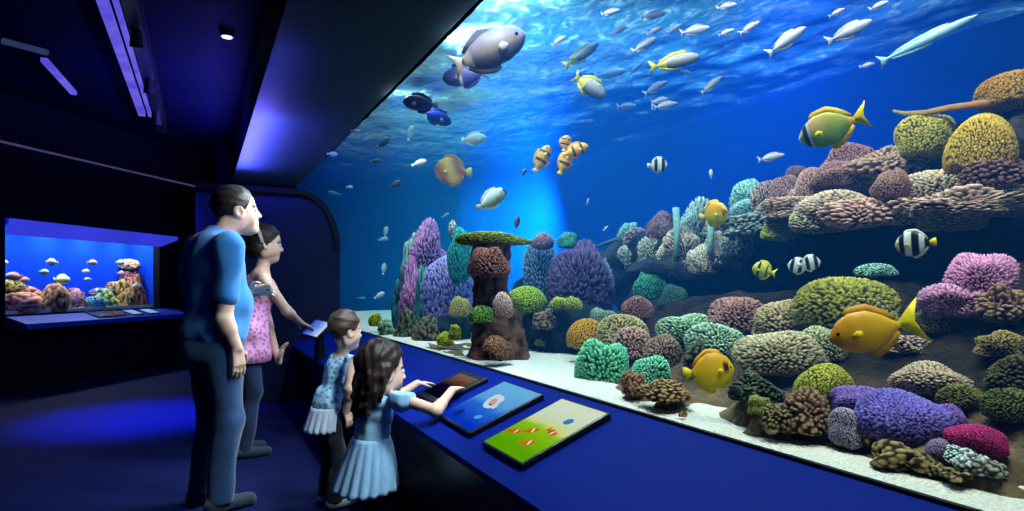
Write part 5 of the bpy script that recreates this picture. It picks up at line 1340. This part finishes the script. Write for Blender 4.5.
# added tank lighting: sun lamp over the open top, unseen fill spots above the glass
light('tank_sun_fill', 'SUN', (2.5, 3, 6), (2.62, 3.1, 0), 3.6, (1, .97, .9), angle=.25)
for y in (.2, 1.0, 1.8, 2.6, 3.6, 5.0):
    light('tank_fill_spot', 'SPOT', (1.43, y, 2.98), (2.15, y + .1, 1.0), 150, (1, .96, .88), spot_size=1.9, spot_blend=.6, shadow_soft_size=.03)
for y, t in ((.9, (2.75, 1.1, 1.75)), (1.9, (2.75, 2.2, 1.7)), (2.9, (2.8, 3.2, 1.6))):
    light('ledge_fill_spot', 'SPOT', (1.43, y, 2.98), t, 110, (1, .93, .85), spot_size=1.0, spot_blend=.7, shadow_soft_size=.03)  # added unseen fill to brighten the ledge
light('tank_fill_spot', 'SPOT', (1.43, 3.0, 2.98), (1.85, 3.8, 2.2), 40, (1, .95, .88), spot_size=1.4, spot_blend=.7, shadow_soft_size=.03)  # added unseen fill on the near side of the parrotfish
# cyan glow at the far part
light('cyan_lamp', 'AREA', (3.3, 7.2, 2.2), (4.2, 8.35, 1.7), 110, (.1, .8, 1), shape='DISK', size=.9, spread=2.4)
light('cyan_area', 'AREA', (2.6, 5.6, 4.2), (2.7, 5.8, 0), 110, (.45, .9, .7), shape='RECTANGLE', size=1.6, size_y=4.5)
# blue wash on the tank back
light('blue_wash', 'AREA', (3.6, 3.4, 3.7), (4.2, 3.4, 1.5), 160, (.12, .4, 1), shape='RECTANGLE', size=.4, size_y=6)
# hall
light('soffit_glow', 'AREA', (.50, 7.7, 2.60), (.50, 7.7, 2.83), 200, (.17, .13, 1), shape='RECTANGLE', size=.14, size_y=3.0)
light('soffit_glow', 'AREA', (.50, 5.3, 2.66), (.50, 5.3, 2.83), 6, (.13, .12, 1), shape='RECTANGLE', size=.08, size_y=2.0)
light('partition_glow', 'AREA', (.55, 6.72, 2.62), (.60, 6.98, 2.25), 12, (.08, .08, 1), shape='RECTANGLE', size=.6, size_y=.1)
light('floor_glow', 'SPOT', (-.3, 6.6, 3.2), (-.55, 6.8, 0), 3600, (.03, .06, 1), spot_size=.72, spot_blend=1, shadow_soft_size=.2)
light('ceiling_glow', 'AREA', (-.3, 7.3, 2.6), (-.35, 7.6, 3.4), 16, (.03, .05, 1), shape='DISK', size=1.2)
light('counter_wash', 'SPOT', (.35, 2.0, 2.8), (1.1, 2.3, .7), 14, (.10, .22, 1), spot_size=2.2, spot_blend=.8, shadow_soft_size=.1)
light('counter_wash', 'SPOT', (.35, 4.2, 2.8), (1.1, 4.6, .7), 8, (.10, .22, 1), spot_size=2.0, spot_blend=.8, shadow_soft_size=.1)
# added spots on the hall side of the glass, standing in for tank light
light('visitor_fill', 'SPOT', (1.36, 4.1, 2.5), (.10, 4.1, 1.3), 360, (.8, .92, 1), spot_size=1.1, spot_blend=.7, shadow_soft_size=.25)
light('visitor_fill', 'SPOT', (1.34, 1.9, 2.5), (.72, 3.1, .7), 260, (.75, .9, 1), spot_size=.9, spot_blend=.8, shadow_soft_size=.25)
light('visitor_fill', 'SPOT', (1.34, 2.9, 2.6), (.2, 4.1, 1.35), 170, (.85, .93, 1), spot_size=1.1, spot_blend=.8, shadow_soft_size=.2)

for q in (.25, .9, 1.5, 2.1):
    c_ = wp(q, -.22, 1.97); light('aquarium_lamp', 'AREA', c_, c_ - Vector((0, 0, 1)) - WN * .08, 9, (.85, .95, 1), shape='RECTANGLE', size=.2, size_y=.2)
w = bpy.data.worlds.new('World'); scene.world = w; w.use_nodes = True
bg = w.node_tree.nodes.get('Background') or w.node_tree.nodes.new('ShaderNodeBackground')
bg.inputs['Color'].default_value = (.002, .006, .012, 1); bg.inputs['Strength'].default_value = .15
# ================================================================== CAMERA
cd = bpy.data.cameras.new('camera'); cam = bpy.data.objects.new('camera', cd); COL.objects.link(cam)
cam.location = CAM; cam.rotation_euler = (math.pi / 2, 0, -ANG)
cd.sensor_width = 36; cd.lens = 36 * F / 1024; cd.shift_y = (HY - 255.5) / 1024; cd.clip_start = .05
scene.camera = cam
scene.view_settings.view_transform = 'Standard'; scene.view_settings.look = 'None'
try:
    scene.cycles.use_denoising = True; scene.cycles.max_bounces = 8; scene.cycles.transparent_max_bounces = 16; scene.cycles.volume_bounces = 0
    scene.cycles.sample_clamp_indirect = 4
except Exception: pass
